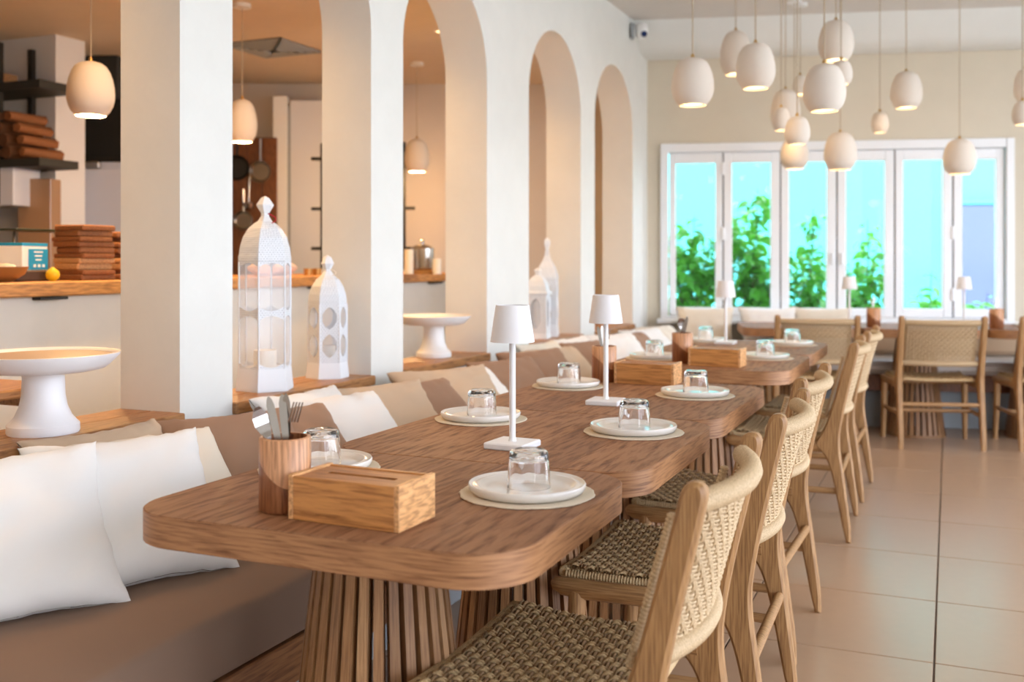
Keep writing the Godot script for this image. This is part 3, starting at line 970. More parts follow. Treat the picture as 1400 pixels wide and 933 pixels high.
func make_chair(label: String, group: String) -> Node3D:
	# local x: rear is +x, front is -x; z across; origin on the floor below the seat
	var t := thing("dining_chair", label, "chair", Vector3.ZERO, 0.0, group)
	var hw := 0.232
	# rear post and rear leg: one plank, wide at the seat, tapering to both ends
	var post := smooth_poly([Vector2(0.252, 0.0), Vector2(0.282, 0.0), Vector2(0.246, 0.28), Vector2(0.226, 0.42), Vector2(0.238, 0.52), Vector2(0.268, 0.66), Vector2(0.306, 0.815), Vector2(0.309, 0.842), Vector2(0.300, 0.856), Vector2(0.280, 0.856), Vector2(0.268, 0.842), Vector2(0.258, 0.80), Vector2(0.205, 0.60), Vector2(0.172, 0.50), Vector2(0.150, 0.455), Vector2(0.13, 0.43), Vector2(0.13, 0.40), Vector2(0.165, 0.375), Vector2(0.192, 0.31), Vector2(0.215, 0.20)], 2)
	for i in post.size():
		if post[i].y < 0.02:
			post[i].y = 0.0
	for s in [-1.0, 1.0]:
		part("post", slab_mesh(post, 0.034, 0.007, Transform3D(Basis(), Vector3(0, 0, s * (hw + 0.001) + (-0.034 if s < 0 else 0.0)))), M.chair_wood, t)
	# side rails with rounded noses and the front legs
	for s in [-1.0, 1.0]:
		var z0: float = s * (hw + 0.015)
		var z1: float = s * (hw + 0.030)
		var st := begin()
		sweep(st, PackedVector3Array([Vector3(0.18, 0.405, z0), Vector3(0.05, 0.402, z0), Vector3(-0.18, 0.404, z1), Vector3(-0.225, 0.408, z1), Vector3(-0.246, 0.412, z1), Vector3(-0.254, 0.414, z1)]), PackedFloat32Array([0.024, 0.023, 0.023, 0.022, 0.016, 0.004]), 10, Vector2(0.75, 1.1))
		part("side_rail", done(st), M.chair_wood_long, t)
		st = begin()
		sweep(st, PackedVector3Array([Vector3(-0.188, 0.40, z1 - s * 0.004), Vector3(-0.195, 0.2, z1), Vector3(-0.208, 0.0, z1 + s * 0.004)]), PackedFloat32Array([0.022, 0.020, 0.015]), 10, Vector2(1, 1), Vector3(0.98, 0.1, 0.15))
		part("front_leg", done(st), M.chair_wood, t)
		st = begin()
		sweep(st, PackedVector3Array([Vector3(-0.195, 0.215, z1), Vector3(0.222, 0.215, z0)]), PackedFloat32Array([0.012, 0.012]), 8, Vector2(0.8, 1.2))
		part("stretcher", done(st), M.chair_wood_long, t)
	for e in [[0.228, 0.285, hw], [-0.183, 0.385, hw + 0.02], [-0.005, 0.215, hw + 0.02]]:
		part("stretcher", rod_mesh(Vector3(e[0], e[1], -e[2]), Vector3(e[0], e[1], e[2]), 0.0135, 0.0135, 10), M.chair_wood_long, t)
	# woven seat, dished from side to side
	var seat := func(s: float, u: float) -> Array:
		var zz := (s - 0.5) * 2.0
		var x := lerpf(-0.232, 0.165, u)
		var half := lerpf(0.240, 0.214, u)
		var y := 0.441 + 0.012 * zz * zz - 0.016 * sin(PI * u) + 0.004 * u
		if u < 0.06:
			y -= (0.06 - u) * 0.25
		return [Vector3(x, y, zz * half), Vector3(0, 1, 0)]
	var st := begin()
	weave(st, seat, 20, 20, 0.0040, 0.0050, true, 0.03, 0)
	var sm := part("woven_seat", done(st), M.cord, t)
	sm.set_meta("kind", "stuff")
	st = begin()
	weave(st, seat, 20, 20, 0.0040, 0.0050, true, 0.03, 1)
	sm = part("woven_weft", done(st), M.cord_shaded, t)
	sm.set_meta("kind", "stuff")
	# cord wound round the front and rear seat rails
	st = begin()
	var fr := PackedVector3Array()
	var rr := PackedVector3Array()
	for k in 13:
		var zz := -1.0 + k / 6.0
		fr.append(Vector3(-0.228, 0.424 + 0.010 * zz * zz, zz * 0.242))
		rr.append(Vector3(0.165, 0.434 + 0.008 * zz * zz, zz * 0.214))
	wrapped(st, fr, 0.017, 0.0072, Vector2(0.9, 1.0))
	part("front_wrap", done(st), M.cord, t)
	st = begin()
	wrapped(st, rr, 0.012, 0.0072)
	part("rear_wrap", done(st), M.cord, t)
	for s in [-1.0, 1.0]:
		st = begin()
		wrapped(st, PackedVector3Array([Vector3(-0.224, 0.430, s * 0.240), Vector3(-0.04, 0.425, s * 0.228), Vector3(0.16, 0.436, s * 0.214)]), 0.013, 0.0072)
		part("side_wrap", done(st), M.cord, t)
	# back rest: two bowed rails wound with cord, and the woven panel between them
	var bow := func(y: float, zz: float) -> Vector3:
		var lean := 0.20 + (y - 0.55) * 0.275
		return Vector3(lean + 0.052 * (1.0 - zz * zz), y, zz * hw)
	for e in [[0.548, 0.0185], [0.812, 0.0205]]:
		var path := PackedVector3Array()
		for k in 17:
			path.append(bow.call(e[0], -1.0 + k / 8.0))
		st = begin()
		wrapped(st, path, e[1], 0.0072)
		part("back_rail", done(st), M.cord_back, t)
	var panel := func(s: float, u: float) -> Array:
		var zz := (s - 0.5) * 1.86
		var p: Vector3 = bow.call(lerpf(0.555, 0.805, u), zz)
		return [p - Vector3(0.006, 0, 0), Vector3(0.96, -0.26, 0.28 * zz).normalized()]
	st = begin()
	weave(st, panel, 24, 14, 0.0031, 0.0042, true, 0.05)
	var bm := part("woven_back", done(st), M.cord_back, t)
	bm.set_meta("kind", "stuff")
	for s in [-1.0, 1.0]:
		st = begin()
		var a: Vector3 = bow.call(0.53, s * 0.9)
		var b: Vector3 = bow.call(0.79, s * 0.9)
		wrapped(st, PackedVector3Array([a - Vector3(0.034, 0, 0), b - Vector3(0.034, 0, 0)]), 0.0125, 0.0072, Vector2(1.0, 0.7))
		part("wound_edge", done(st), M.cord_back, t)
	return t

# ---------------------------------------------------------------- table ware
func make_plate_mesh() -> ArrayMesh:
	return lathe_mesh([Vector2(0.0, 0.0), Vector2(0.100, 0.0), Vector2(0.108, 0.002), Vector2(0.1125, 0.008), Vector2(0.1145, 0.0155), Vector2(0.1125, 0.0185), Vector2(0.109, 0.0175), Vector2(0.105, 0.0145), Vector2(0.102, 0.0150), Vector2(0.099, 0.0166), Vector2(0.095, 0.0158), Vector2(0.088, 0.0105), Vector2(0.078, 0.0085), Vector2(0.0, 0.0085)], 56, 1.2)

func make_mat_mesh(seed_: int) -> ArrayMesh:
	var n := FastNoiseLite.new()
	n.seed = seed_
	n.frequency = 1.0
	var wob := func(th: float, q: Vector2) -> float:
		return 1.0 + (0.030 * n.get_noise_2d(cos(th) * 2.4, sin(th) * 2.4) + 0.006 * sin(th * 44.0)) * clampf(q.x / 0.13, 0, 1)
	var prof := [Vector2(0.0, 0.0), Vector2(0.128, 0.0), Vector2(0.1315, 0.0015), Vector2(0.130, 0.0038)]
	var r := 0.129
	while r > 0.09:
		prof.append(Vector2(r, 0.0034))
		prof.append(Vector2(r - 0.002, 0.0046))
		r -= 0.004
	prof.append(Vector2(0.0, 0.0036))
	return lathe_mesh(prof, 96, 2.0, wob)

func make_tumbler_mesh() -> ArrayMesh:      # turned upside down: the thick base is on top
	var wob := func(th: float, q: Vector2) -> float:
		return 1.0 - 0.028 * absf(sin(th * 4.0)) * clampf((q.y - 0.012) / 0.03, 0.0, 1.0) * (1.0 if q.x > 0.036 else 0.0)
	return lathe_mesh([Vector2(0.0, 0.058), Vector2(0.030, 0.058), Vector2(0.0345, 0.055), Vector2(0.0362, 0.050), Vector2(0.0385, 0.012), Vector2(0.0395, 0.0), Vector2(0.0425, 0.0), Vector2(0.0425, 0.010), Vector2(0.0405, 0.045), Vector2(0.0395, 0.062), Vector2(0.037, 0.069), Vector2(0.031, 0.072), Vector2(0.026, 0.0705), Vector2(0.0, 0.0690)], 48, 0.9, wob)

func make_table_lamp(label: String, group: String) -> Node3D:
	var t := thing("table_lamp", label, "lamp", Vector3.ZERO, 0.0, group)
	part("base", box_mesh(Vector3(0.105, 0.016, 0.105), 0.003, Vector3(0, 0.008, 0)), M.lamp_metal, t)
	part("stem", lathe_mesh([Vector2(0, 0.016), Vector2(0.0105, 0.016), Vector2(0.0085, 0.021), Vector2(0.0078, 0.03), Vector2(0.0078, 0.325), Vector2(0, 0.325)], 20), M.lamp_metal, t)
	part("shade", lathe_mesh([Vector2(0.0515, 0.258), Vector2(0.0535, 0.256), Vector2(0.0535, 0.258), Vector2(0.0405, 0.345), Vector2(0.0385, 0.345), Vector2(0.0515, 0.258)], 48, 0.5), M.lamp_shade, t)
	part("top_plate", lathe_mesh([Vector2(0.0, 0.325), Vector2(0.0405, 0.325), Vector2(0.0395, 0.3285), Vector2(0.0, 0.3285)], 40), M.lamp_metal, t)
	return t

func make_tissue_box(label: String, group: String) -> Node3D:
	# wooden case; the lid lies a little below its end boards and has a slot
	var t := thing("tissue_box", label, "tissue box", Vector3.ZERO, 0.0, group)
	var w := 0.226
	var d := 0.122
	var h := 0.078
	for s in [-1.0, 1.0]:
		part("side_board", box_mesh(Vector3(w - 0.020, h - 0.002, 0.011), 0.0012, Vector3(0, h / 2.0 - 0.001, s * (d / 2.0 - 0.0055))), M.box_wood, t)
		part("end_board", box_mesh(Vector3(0.010, h, d), 0.0012, Vector3(s * (w / 2.0 - 0.005), h / 2.0, 0)), M.box_end, t)
	var st := begin()
	var lw := w - 0.021
	var ld := d - 0.0225
	var slot := Vector2(0.14, 0.014)
	for s in [-1.0, 1.0]:
		cbox(st, Vector3(0, h - 0.008, s * (ld + slot.y) / 4.0), Vector3(lw, 0.008, (ld - slot.y) / 2.0), 0.0004)
		cbox(st, Vector3(s * (lw + slot.x) / 4.0, h - 0.008, 0), Vector3((lw - slot.x) / 2.0, 0.008, slot.y + 0.0006), 0.0)
	part("lid", done(st), M.box_lid, t)
	part("bottom", box_mesh(Vector3(lw, 0.006, ld), 0.0, Vector3(0, 0.003, 0)), M.dark_board, t)
	return t

func make_cup(label: String, group: String) -> Node3D:
	# turned from one branch: dark heartwood with a pale slanting lip of sapwood
	var t := thing("cutlery_cup", label, "cup", Vector3.ZERO, 0.0, group)
	var r := 0.0465
	var h := 0.133
	var wt := 0.007
	var segs := 40
	var split := func(th: float) -> float:
		return 0.090 + 0.034 * sin(th - 2.6) - 0.012 * sin(2.0 * th + 0.4)
	var lo := begin()
	var hi := begin()
	lo.set_smooth_group(1)
	hi.set_smooth_group(1)
	for j in segs:
		var a := TAU * j / segs
		var b := TAU * (j + 1) / segs
		var ea := Vector3(cos(a), 0, sin(a))
		var eb := Vector3(cos(b), 0, sin(b))
		var ya: float = split.call(a)
		var yb: float = split.call(b)
		var up := Vector3.UP
		quad(lo, eb * (r - 0.004), ea * (r - 0.004), ea * r + up * 0.006, eb * r + up * 0.006)
		quad(lo, eb * r + up * 0.006, ea * r + up * 0.006, ea * r + up * ya, eb * r + up * yb)
		quad(hi, eb * r + up * yb, ea * r + up * ya, ea * r + up * (h - 0.002), eb * r + up * (h - 0.002))
		quad(hi, eb * r + up * (h - 0.002), ea * r + up * (h - 0.002), ea * (r - 0.002) + up * h, eb * (r - 0.002) + up * h)
		quad(hi, eb * (r - 0.002) + up * h, ea * (r - 0.002) + up * h, ea * (r - wt) + up * h, eb * (r - wt) + up * h)
		quad(lo, eb * (r - wt) + up * h, ea * (r - wt) + up * h, ea * (r - wt) + up * 0.008, eb * (r - wt) + up * 0.008)
		tri(lo, eb * (r - wt) + up * 0.008, ea * (r - wt) + up * 0.008, up * 0.008)
		tri(lo, ea * (r - 0.004), eb * (r - 0.004), Vector3.ZERO)
	part("body", done(lo), M.cup_wood, t)
	part("lip", done(hi), M.cup_sapwood, t)
	return t

func strip(st: SurfaceTool, pts: Array, thick: float) -> void:      # flat cutlery: [y, half width, bend] up the length
	for i in pts.size() - 1:
		var a: Array = pts[i]
		var b: Array = pts[i + 1]
		var c := Vector3(0, (a[0] + b[0]) / 2.0, (a[2] + b[2]) / 2.0)
		for s in [-1.0, 1.0]:
			var o := Vector3(0, 0, s * thick / 2.0)
			quad_out(st, Vector3(-a[1], a[0], a[2]) + o, Vector3(a[1], a[0], a[2]) + o, Vector3(b[1], b[0], b[2]) + o, Vector3(-b[1], b[0], b[2]) + o, c)
			quad_out(st, Vector3(s * a[1], a[0], a[2] - thick / 2.0), Vector3(s * a[1], a[0], a[2] + thick / 2.0), Vector3(s * b[1], b[0], b[2] + thick / 2.0), Vector3(s * b[1], b[0], b[2] - thick / 2.0), c)

func make_cutlery(kind: String) -> Array:      # [[part name, mesh], ...], standing up, handle down
	var st := begin()
	if kind == "knife":
		strip(st, [[0.0, 0.007, 0.0], [0.10, 0.006, 0.0], [0.108, 0.005, 0.0]], 0.005)
		var bl := begin()
		strip(bl, [[0.106, 0.005, 0.0], [0.12, 0.006, 0.0], [0.16, 0.0074, 0.0], [0.182, 0.0070, 0.0], [0.193, 0.0045, 0.0], [0.199, 0.001, 0.0]], 0.0016)
		return [["handle", done(st)], ["blade", done(bl)]]
	strip(st, [[0.0, 0.008, 0.004], [0.04, 0.006, 0.0], [0.11, 0.0035, 0.0], [0.128, 0.004, 0.002]], 0.0026)
	var hd := begin()
	if kind == "spoon":
		strip(hd, [[0.126, 0.005, 0.002], [0.138, 0.010, -0.003], [0.152, 0.0145, -0.006], [0.168, 0.014, -0.006], [0.180, 0.009, -0.002], [0.186, 0.004, 0.001]], 0.002)
	else:
		strip(hd, [[0.126, 0.005, 0.002], [0.136, 0.011, -0.002], [0.150, 0.0115, -0.003]], 0.002)
		for k in 4:
			var x := -0.0095 + k * 0.00633
			var tn := begin()
			strip(tn, [[0.0, 0.0018, 0.0], [0.038, 0.0009, 0.004]], 0.0018)
			hd.append_from(done(tn), 0, Transform3D(Basis(), Vector3(x, 0.150, -0.003)))
	return [["handle", done(st)], ["head", done(hd)]]

var cutlery_parts := {}
func cutlery(kind: String, cup_at: Vector3, lean: Vector2, spin: float, label: String, group: String, metal := "steel") -> void:
	if not cutlery_parts.has(kind):
		cutlery_parts[kind] = make_cutlery(kind)
	var t := thing(kind, label, kind, cup_at, 0.0, group)
	var up := Vector3(lean.x, 1.0, lean.y).normalized()
	var bs := Basis(Quaternion(Vector3.UP, up)) * Basis(Vector3.UP, spin)
	t.transform = Transform3D(bs, cup_at + Vector3(-lean.x, 0, -lean.y).normalized() * 0.022 + Vector3(lean.x, 0, lean.y) * 0.02 + Vector3(0, 0.012, 0))
	for e in cutlery_parts[kind]:
		part(e[0], e[1], M[metal], t)

func build_tables() -> void:
	make_pedestal_mesh()
	var g := "joined tables along the banquette"
	var spans := [[-1.405, -2.068, "teak table at the free end of the row carrying a cutlery cup"], [-2.072, -2.848, "second teak table of the row, under a white lamp"], [-2.852, -3.735, "third teak table of the row, with a tissue box at its far edge"], [-4.235, -5.050, "fourth teak table, standing apart after the gap, with a tissue box on its front edge"], [-5.054, -5.885, "last teak table of the row, beside the window tables"]]
	var right := [-0.607, -0.598, -0.600, -0.605, -0.612]
	var left := [-1.385, -1.385, -1.40, -1.40, -1.40]
	var i := 0
	for s in spans:
		var w: float = right[i] - left[i]
		make_table(w, s[0] - s[1], s[2], Vector3((right[i] + left[i]) / 2.0, 0, (s[0] + s[1]) / 2.0), 0.0, g, 5, i, -0.035)
		i += 1
	# three tables along the window
	var turn := atan2(-BACK_DIR.y, BACK_DIR.x)
	var labels := ["teak window table before the chair whose back shows beyond the row", "teak window table with an orange wooden cup, under a white lamp by the panes", "teak window table at the room side with a cup and plate"]
	for k in 3:
		make_table(0.78, 0.72, labels[k], on_back([1.06, 1.86, 2.66][k], 0, 0.70), turn, "tables along the window", 5, 10 + k)

func build_chairs() -> void:
	var c := make_chair("woven cord and teak chair at the free end table", "chairs of the long table row")
	var zs := [-1.83, -2.60, -3.37, -4.80, -5.60]
	var words := ["", "woven cord and teak chair at the second table of the row", "woven cord and teak chair at the third table of the row", "woven cord and teak chair at the fourth table, beyond the gap", "woven cord and teak chair at the last table of the row"]
	c.position = Vector3(-0.655, 0, zs[0])
	for k in range(1, 5):
		copy_of(c, Vector3(-0.655 + [0.0, 0.005, -0.03, -0.01, -0.005][k], 0, zs[k]), [0.0, 0.02, -0.03, 0.02, -0.02][k], words[k])
	# chairs that face the window: rear (+x of the chair) points into the room
	var turn := atan2(-BACK_DIR.y, BACK_DIR.x) - PI / 2.0
	var w2 := ["woven cord chair seen from behind at the window table next to the row", "woven cord chair seen from behind at the middle window table", "woven cord chair at the window table with the plate"]
	for k in 3:
		copy_of(c, on_back([1.115, 1.885, 2.62][k], 0, [1.06, 1.06, 1.03][k]), turn, w2[k], "chairs of the window tables")

func build_tableware() -> void:
	var plate := make_plate_mesh()
	var glass := make_tumbler_mesh()
	var mats := [make_mat_mesh(1), make_mat_mesh(2), make_mat_mesh(3)]
	# x, z, what tells the setting apart
	var spots := [
		[-0.752, -1.822, "on the chair side of the free end table"],
		[-1.258, -1.865, "behind the tissue box of the free end table"],
		[-0.766, -2.590, "on the chair side of the second table"],
		[-1.228, -2.628, "on the banquette side of the second table"],
		[-0.784, -3.375, "on the chair side of the third table"],
		[-1.262, -3.445, "on the banquette side of the third table"],
		[-0.790, -4.81, "on the chair side of the fourth table"],
		[-1.262, -4.60, "on the banquette side of the fourth table"],
		[-0.780, -5.63, "on the chair side of the last table"],
		[-1.262, -5.68, "on the banquette side of the last table"]]
	var i := 0
	for s in spots:
		var at_ := Vector3(s[0], TABLE_Y, s[1])
		single("placemat", mats[i % 3], M.jute, "round woven placemat " + s[2], "placemat", at_, i * 1.3, "round placemats")
		single("plate", plate, M.ceramic, "white plate " + s[2], "plate", at_ + Vector3(0, 0.0046, 0), 0.0, "white plates")
		single("tumbler", glass, M.tumbler_glass, "upturned glass tumbler on the plate " + s[2], "glass", at_ + Vector3(0.002, 0.0133, -0.004), i * 0.7, "upturned tumblers")
		i += 1
	var wp := on_back(2.66, TABLE_Y, 0.62)
	single("plate", plate, M.ceramic, "white plate on the window table at the room side", "plate", wp, 0.0, "white plates")
	single("tumbler", glass, M.tumbler_glass, "upturned glass tumbler on the window table plate", "glass", wp + Vector3(0, 0.0087, 0), 0.0, "upturned tumblers")
	# lamps
	var lamp := make_table_lamp("white cordless table lamp on the second table", "white table lamps")
	lamp.position = Vector3(-0.972, TABLE_Y, -2.262)
	lamp.rotation.y = -0.06
	copy_of(lamp, Vector3(-0.998, TABLE_Y, -3.07), 0.04, "white cordless table lamp on the third table")
	copy_of(lamp, Vector3(-1.126, TABLE_Y, -5.58), 0.0, "white cordless table lamp on the last table of the row")
	var turn := atan2(-BACK_DIR.y, BACK_DIR.x)
	copy_of(lamp, on_back(1.43, TABLE_Y, 0.66), turn, "white table lamp by the panes on the window table next to the row")
	copy_of(lamp, on_back(2.215, TABLE_Y, 0.60), turn, "white table lamp by the panes on the middle window table")
	# tissue boxes
	var tb := make_tissue_box("wooden tissue box with a slotted lid on the free end table", "wooden tissue boxes")
	tb.position = Vector3(-0.947, TABLE_Y, -1.535)
	tb.rotation.y = -0.03
	copy_of(tb, Vector3(-1.028, TABLE_Y, -3.668), 0.0, "wooden tissue box with a slotted lid on the third table")
	copy_of(tb, Vector3(-0.924, TABLE_Y, -4.40), -0.02, "wooden tissue box with a slotted lid on the fourth table")
	# cups of cutlery
	var cup := make_cup("wooden cutlery cup with a pale slanted lip on the free end table", "wooden cutlery cups")
	var c1 := Vector3(-1.108, TABLE_Y, -1.533)
	cup.position = c1
	var c2 := Vector3(-1.196, TABLE_Y, -3.66)
	copy_of(cup, c2, 0.3, "wooden cutlery cup with a pale slanted lip on the third table")
	var c3 := Vector3(-1.095, TABLE_Y, -4.47)
	copy_of(cup, c3, 0.2, "wooden cutlery cup with a pale slanted lip on the fourth table")
	var c4 := on_back(1.56, TABLE_Y, 0.84)
	copy_of(cup, c4, 0.0, "orange wooden cup on the middle window table")
	var c5 := on_back(2.345, TABLE_Y, 0.88)
	copy_of(cup, c5, 0.5, "orange wooden cup on the window table with the plate")
	var g1 := "cutlery in the cup of the free end table"
	cutlery("knife", c1, Vector2(-0.27, 0.02), 0.5, "table knife leaning out behind the spoon in the cup of the free end table", g1)
	cutlery("knife", c1, Vector2(-0.14, -0.05), 0.4, "dark tall table knife standing in the cup of the free end table", g1)
	cutlery("knife", c1, Vector2(0.02, 0.08), 0.3, "broad bladed table knife upright in the cup of the free end table", g1)
	cutlery("fork", c1, Vector2(0.22, -0.06), 1.2, "slim fork leaning towards the tissue box in the cup of the free end table", g1)
	cutlery("spoon", c1, Vector2(-0.34, 0.16), 0.9, "spoon hanging over the rim of the cup on the free end table", g1)
	var g2 := "cutlery in the cup on the third table"
	cutlery("knife", c2, Vector2(-0.22, 0.0), 0.3, "table knife in the cup on the third table", g2)
	cutlery("knife", c2, Vector2(-0.12, 0.08), 0.6, "second table knife in the cup on the third table", g2)
	cutlery("fork", c2, Vector2(0.18, 0.02), 0.4, "fork in the cup on the third table", g2)
	var g3 := "cutlery in the cup on the fourth table"
	cutlery("spoon", c3, Vector2(-0.16, 0.02), 0.2, "spoon in the cup on the fourth table", g3)
	cutlery("spoon", c3, Vector2(-0.06, 0.1), 0.5, "second spoon in the cup on the fourth table", g3)
	cutlery("fork", c3, Vector2(0.10, 0.04), 0.4, "fork in the cup on the fourth table", g3)
	cutlery("knife", c3, Vector2(0.2, -0.03), 0.3, "table knife in the cup on the fourth table", g3)
	for e in [[c4, "middle window table"], [c5, "window table with the plate"]]:
		cutlery("knife", e[0], Vector2(0.12, 0.0), 0.3, "table knife in the orange cup on the " + e[1], "cutlery on the window tables")
		cutlery("fork", e[0], Vector2(-0.18, 0.0), 0.3, "fork in the orange cup on the " + e[1], "cutlery on the window tables")

# ---------------------------------------------------------------- pendant lamps
var egg_mesh: ArrayMesh
var egg_inside: ArrayMesh
var glow_mesh: ArrayMesh

func make_eggs() -> void:      # unit width 1, height 1.12, hanging from its top at y = 0
	var prof := [Vector2(0.29, -1.12), Vector2(0.335, -1.115), Vector2(0.40, -1.05), Vector2(0.46, -0.94), Vector2(0.495, -0.80), Vector2(0.5, -0.68), Vector2(0.49, -0.54), Vector2(0.455, -0.37), Vector2(0.40, -0.22), Vector2(0.33, -0.11), Vector2(0.24, -0.045), Vector2(0.12, -0.01), Vector2(0.0, 0.0)]
	var wob := func(th: float, q: Vector2) -> float:
		return 1.0 + 0.006 * cos(th * 26.0)
	egg_mesh = lathe_mesh(prof, 52, 1.4, wob)
	var ins := []
	for i in range(prof.size() - 1, -1, -1):
		var p: Vector2 = prof[i]
		ins.append(Vector2(p.x * 0.93, p.y + (0.0 if i == 0 else -0.03)))
	ins[ins.size() - 1] = Vector2(0.29, -1.12)
	egg_inside = lathe_mesh(ins, 40, 1.4)
	glow_mesh = lathe_mesh([Vector2(0.0, -1.095), Vector2(0.30, -1.095), Vector2(0.30, -1.075), Vector2(0.0, -1.075)], 32)

func pendant(top: Vector3, w: float, ceil_y: float, label: String, group: String, energy: float, hscale := 1.0) -> void:
	var t := thing("pendant_lamp", label, "pendant lamp", top, 0.0, group)
	var bs := Basis().scaled(Vector3(w, w * hscale, w))
	part("shade", egg_mesh, M.plaster_shade, t, Vector3.ZERO, bs)
	part("shade_lining", egg_inside, M.plaster_shade, t, Vector3.ZERO, bs)
	part("bulb", glow_mesh, M.bulb_glow, t, Vector3.ZERO, bs)
	part("cord", rod_mesh(Vector3.ZERO, Vector3(0, ceil_y - top.y, 0), 0.0035, 0.0035, 6), M.cord_wire, t)
	part("collar", lathe_mesh([Vector2(0.009, -0.004), Vector2(0.009, 0.012), Vector2(0.004, 0.02), Vector2(0.0, 0.02)], 12), M.brass, t)
	part("ceiling_rose", lathe_mesh([Vector2(0.0, ceil_y - top.y - 0.022), Vector2(0.05, ceil_y - top.y - 0.022), Vector2(0.05, ceil_y - top.y), Vector2(0.0, ceil_y - top.y)], 24), M.white_paint, t)
	var l := OmniLight3D.new()
	l.name = "glow"
	l.light_color = Color(1.0, 0.80, 0.55)
	l.light_energy = energy
	l.light_size = w * 0.2
	l.omni_range = 12.0
	l.omni_attenuation = 2.0
	l.shadow_enabled = true
	t.add_child(l)
	l.position = Vector3(0, -1.12 * w * hscale - 0.03, 0)

func build_pendants() -> void:
	make_eggs()
	var g := "cluster of plaster pendant lamps"
	# u, top row, bottom row, width in pixels, depth along the lens axis, words
	var list := [
		[947, 79, 143, 57, 4.88, "large egg-shaped pendant hanging nearest the arcade wall"],
		[1006, 42, 101, 42, 6.55, "egg-shaped pendant half behind its larger neighbour near the arcade wall"],
		[1033, 59, 120, 53, 5.25, "large egg-shaped pendant overlapping another one near the arcade wall"],
		[1143, 28, 82, 47, 5.9, "highest hanging egg-shaped pendant of the cluster"],
		[1127, 87, 151, 57, 4.7, "large egg-shaped pendant below the highest hanging one"],
		[1150, 82, 115, 30, 5.6, "small pendant tucked beside the large one below the highest"],
		[1074, 122, 177, 40, 6.9, "slim egg-shaped pendant behind the smallest pendant in the cluster middle"],
		[1068, 147, 178, 24, 6.3, "very small pendant in front of a slim one in the cluster middle"],
		[1094, 103, 129, 20, 7.2, "tiny pendant peeping out behind a large one"],
		[1090, 159, 197, 34, 5.4, "small grey-white pendant overlapping a glowing one above the panes"],
		[1086, 188, 230, 38, 7.1, "pendant lit from above by the small one before the panes"],
		[1149, 181, 231, 44, 6.3, "low hanging egg-shaped pendant before the fourth window pane"],
		[1203, 153, 181, 23, 6.9, "lone small pendant hanging between two larger ones"],
		[1239, 98, 147, 42, 6.6, "egg-shaped pendant hanging high above the fifth window pane"],
		[1312, 190, 237, 43, 6.45, "lowest egg-shaped pendant before the sixth window pane"],
		[1402, 94, 138, 30, 6.4, "pendant hanging above a smaller one at the room side"],
		[1398, 138, 170, 27, 5.9, "smaller pendant hanging close below another at the room side"]]
	for e in list:
		var top := px(e[0], e[1], e[4])
		var w: float = e[3] * e[4] / FOCAL
		var h: float = (e[2] - e[1]) * e[4] / FOCAL
		pendant(top, w, CEIL, e[5], g, 0.018 * (w / 0.2), h / w / 1.12)
	var k := "pendant lamps over the bar counter"
	for e in [[124, 84, 157, 62, 4.5, "egg-shaped pendant over the counter end with the wood stack"], [331, 136, 193, 40, 5.72, "egg-shaped pendant over the counter behind the tall lantern"], [570, 190, 234, 34, 7.4, "egg-shaped pendant over the counter with the steel pot"]]:
		var top := px(e[0], e[1], e[4])
		var w: float = e[3] * e[4] / FOCAL
		pendant(top, w, KITCHEN_CEIL, e[5], k, 0.5, ((e[2] - e[1]) / float(e[3])) / 1.12)

func downlight(where: Vector3, label: String, group: String, energy: float) -> void:
	var t := thing("downlight", label, "ceiling light", where, 0.0, group)
	part("trim_ring", lathe_mesh([Vector2(0.045, -0.004), Vector2(0.06, -0.004), Vector2(0.06, 0.0), Vector2(0.045, 0.0)], 24), M.white_paint, t)
	part("bulb", lathe_mesh([Vector2(0.0, -0.003), Vector2(0.044, -0.003), Vector2(0.044, 0.0), Vector2(0.0, 0.0)], 20), M.bulb_glow, t)
	var l := SpotLight3D.new()
	l.name = "beam"
	l.light_color = Color(1.0, 0.78, 0.52)
	l.light_energy = energy
	l.light_size = 0.05
	l.spot_angle = 68.0
	l.spot_angle_attenuation = 0.8
	l.spot_range = 12.0
	l.spot_attenuation = 2.0
	l.shadow_enabled = true
	t.add_child(l)
	l.rotation.x = -PI / 2.0
	l.position = Vector3(0, -0.02, 0)

func build_downlights() -> void:
	for x in [-1.2, 0.9]:  # fill lamps added out of view, no fitting known here
		downlight(Vector3(x, CEIL, 0.9), "added unseen downlight giving warm fill in the dining room", "added dining room fill lights", 0.35)
	for z in [-1.0, -3.4]:
		downlight(Vector3(-4.6, KITCHEN_CEIL, z), "recessed warm downlight in the kitchen ceiling", "kitchen downlights", 0.9)
	for z in [-0.8, -1.95, -3.1, -4.3, -5.7]:  # lamps added out of view to throw warm light on the arch reveals
		downlight(Vector3(-2.92, KITCHEN_CEIL, z), "added unseen downlight over the aisle that warms the arch reveals", "added aisle fill lights", 0.95)

# ---------------------------------------------------------------- on the ledges
func hex_ring(r: float, y: float, turn: float, sides := 6) -> Array:
	var out := []
	for k in sides:
		var th := TAU * k / sides + turn
		out.append(Vector3(cos(th) * r, y, sin(th) * r))
	return out

func hex_lathe(st: SurfaceTool, prof: Array, turn: float, sides := 6) -> void:
	for i in prof.size() - 1:
		var a := hex_ring(maxf(prof[i].x, 0.0005), prof[i].y, turn, sides)
		var b := hex_ring(maxf(prof[i + 1].x, 0.0005), prof[i + 1].y, turn, sides)
		for k in sides:
			var n := (k + 1) % sides
			quad(st, a[n], a[k], b[k], b[n])

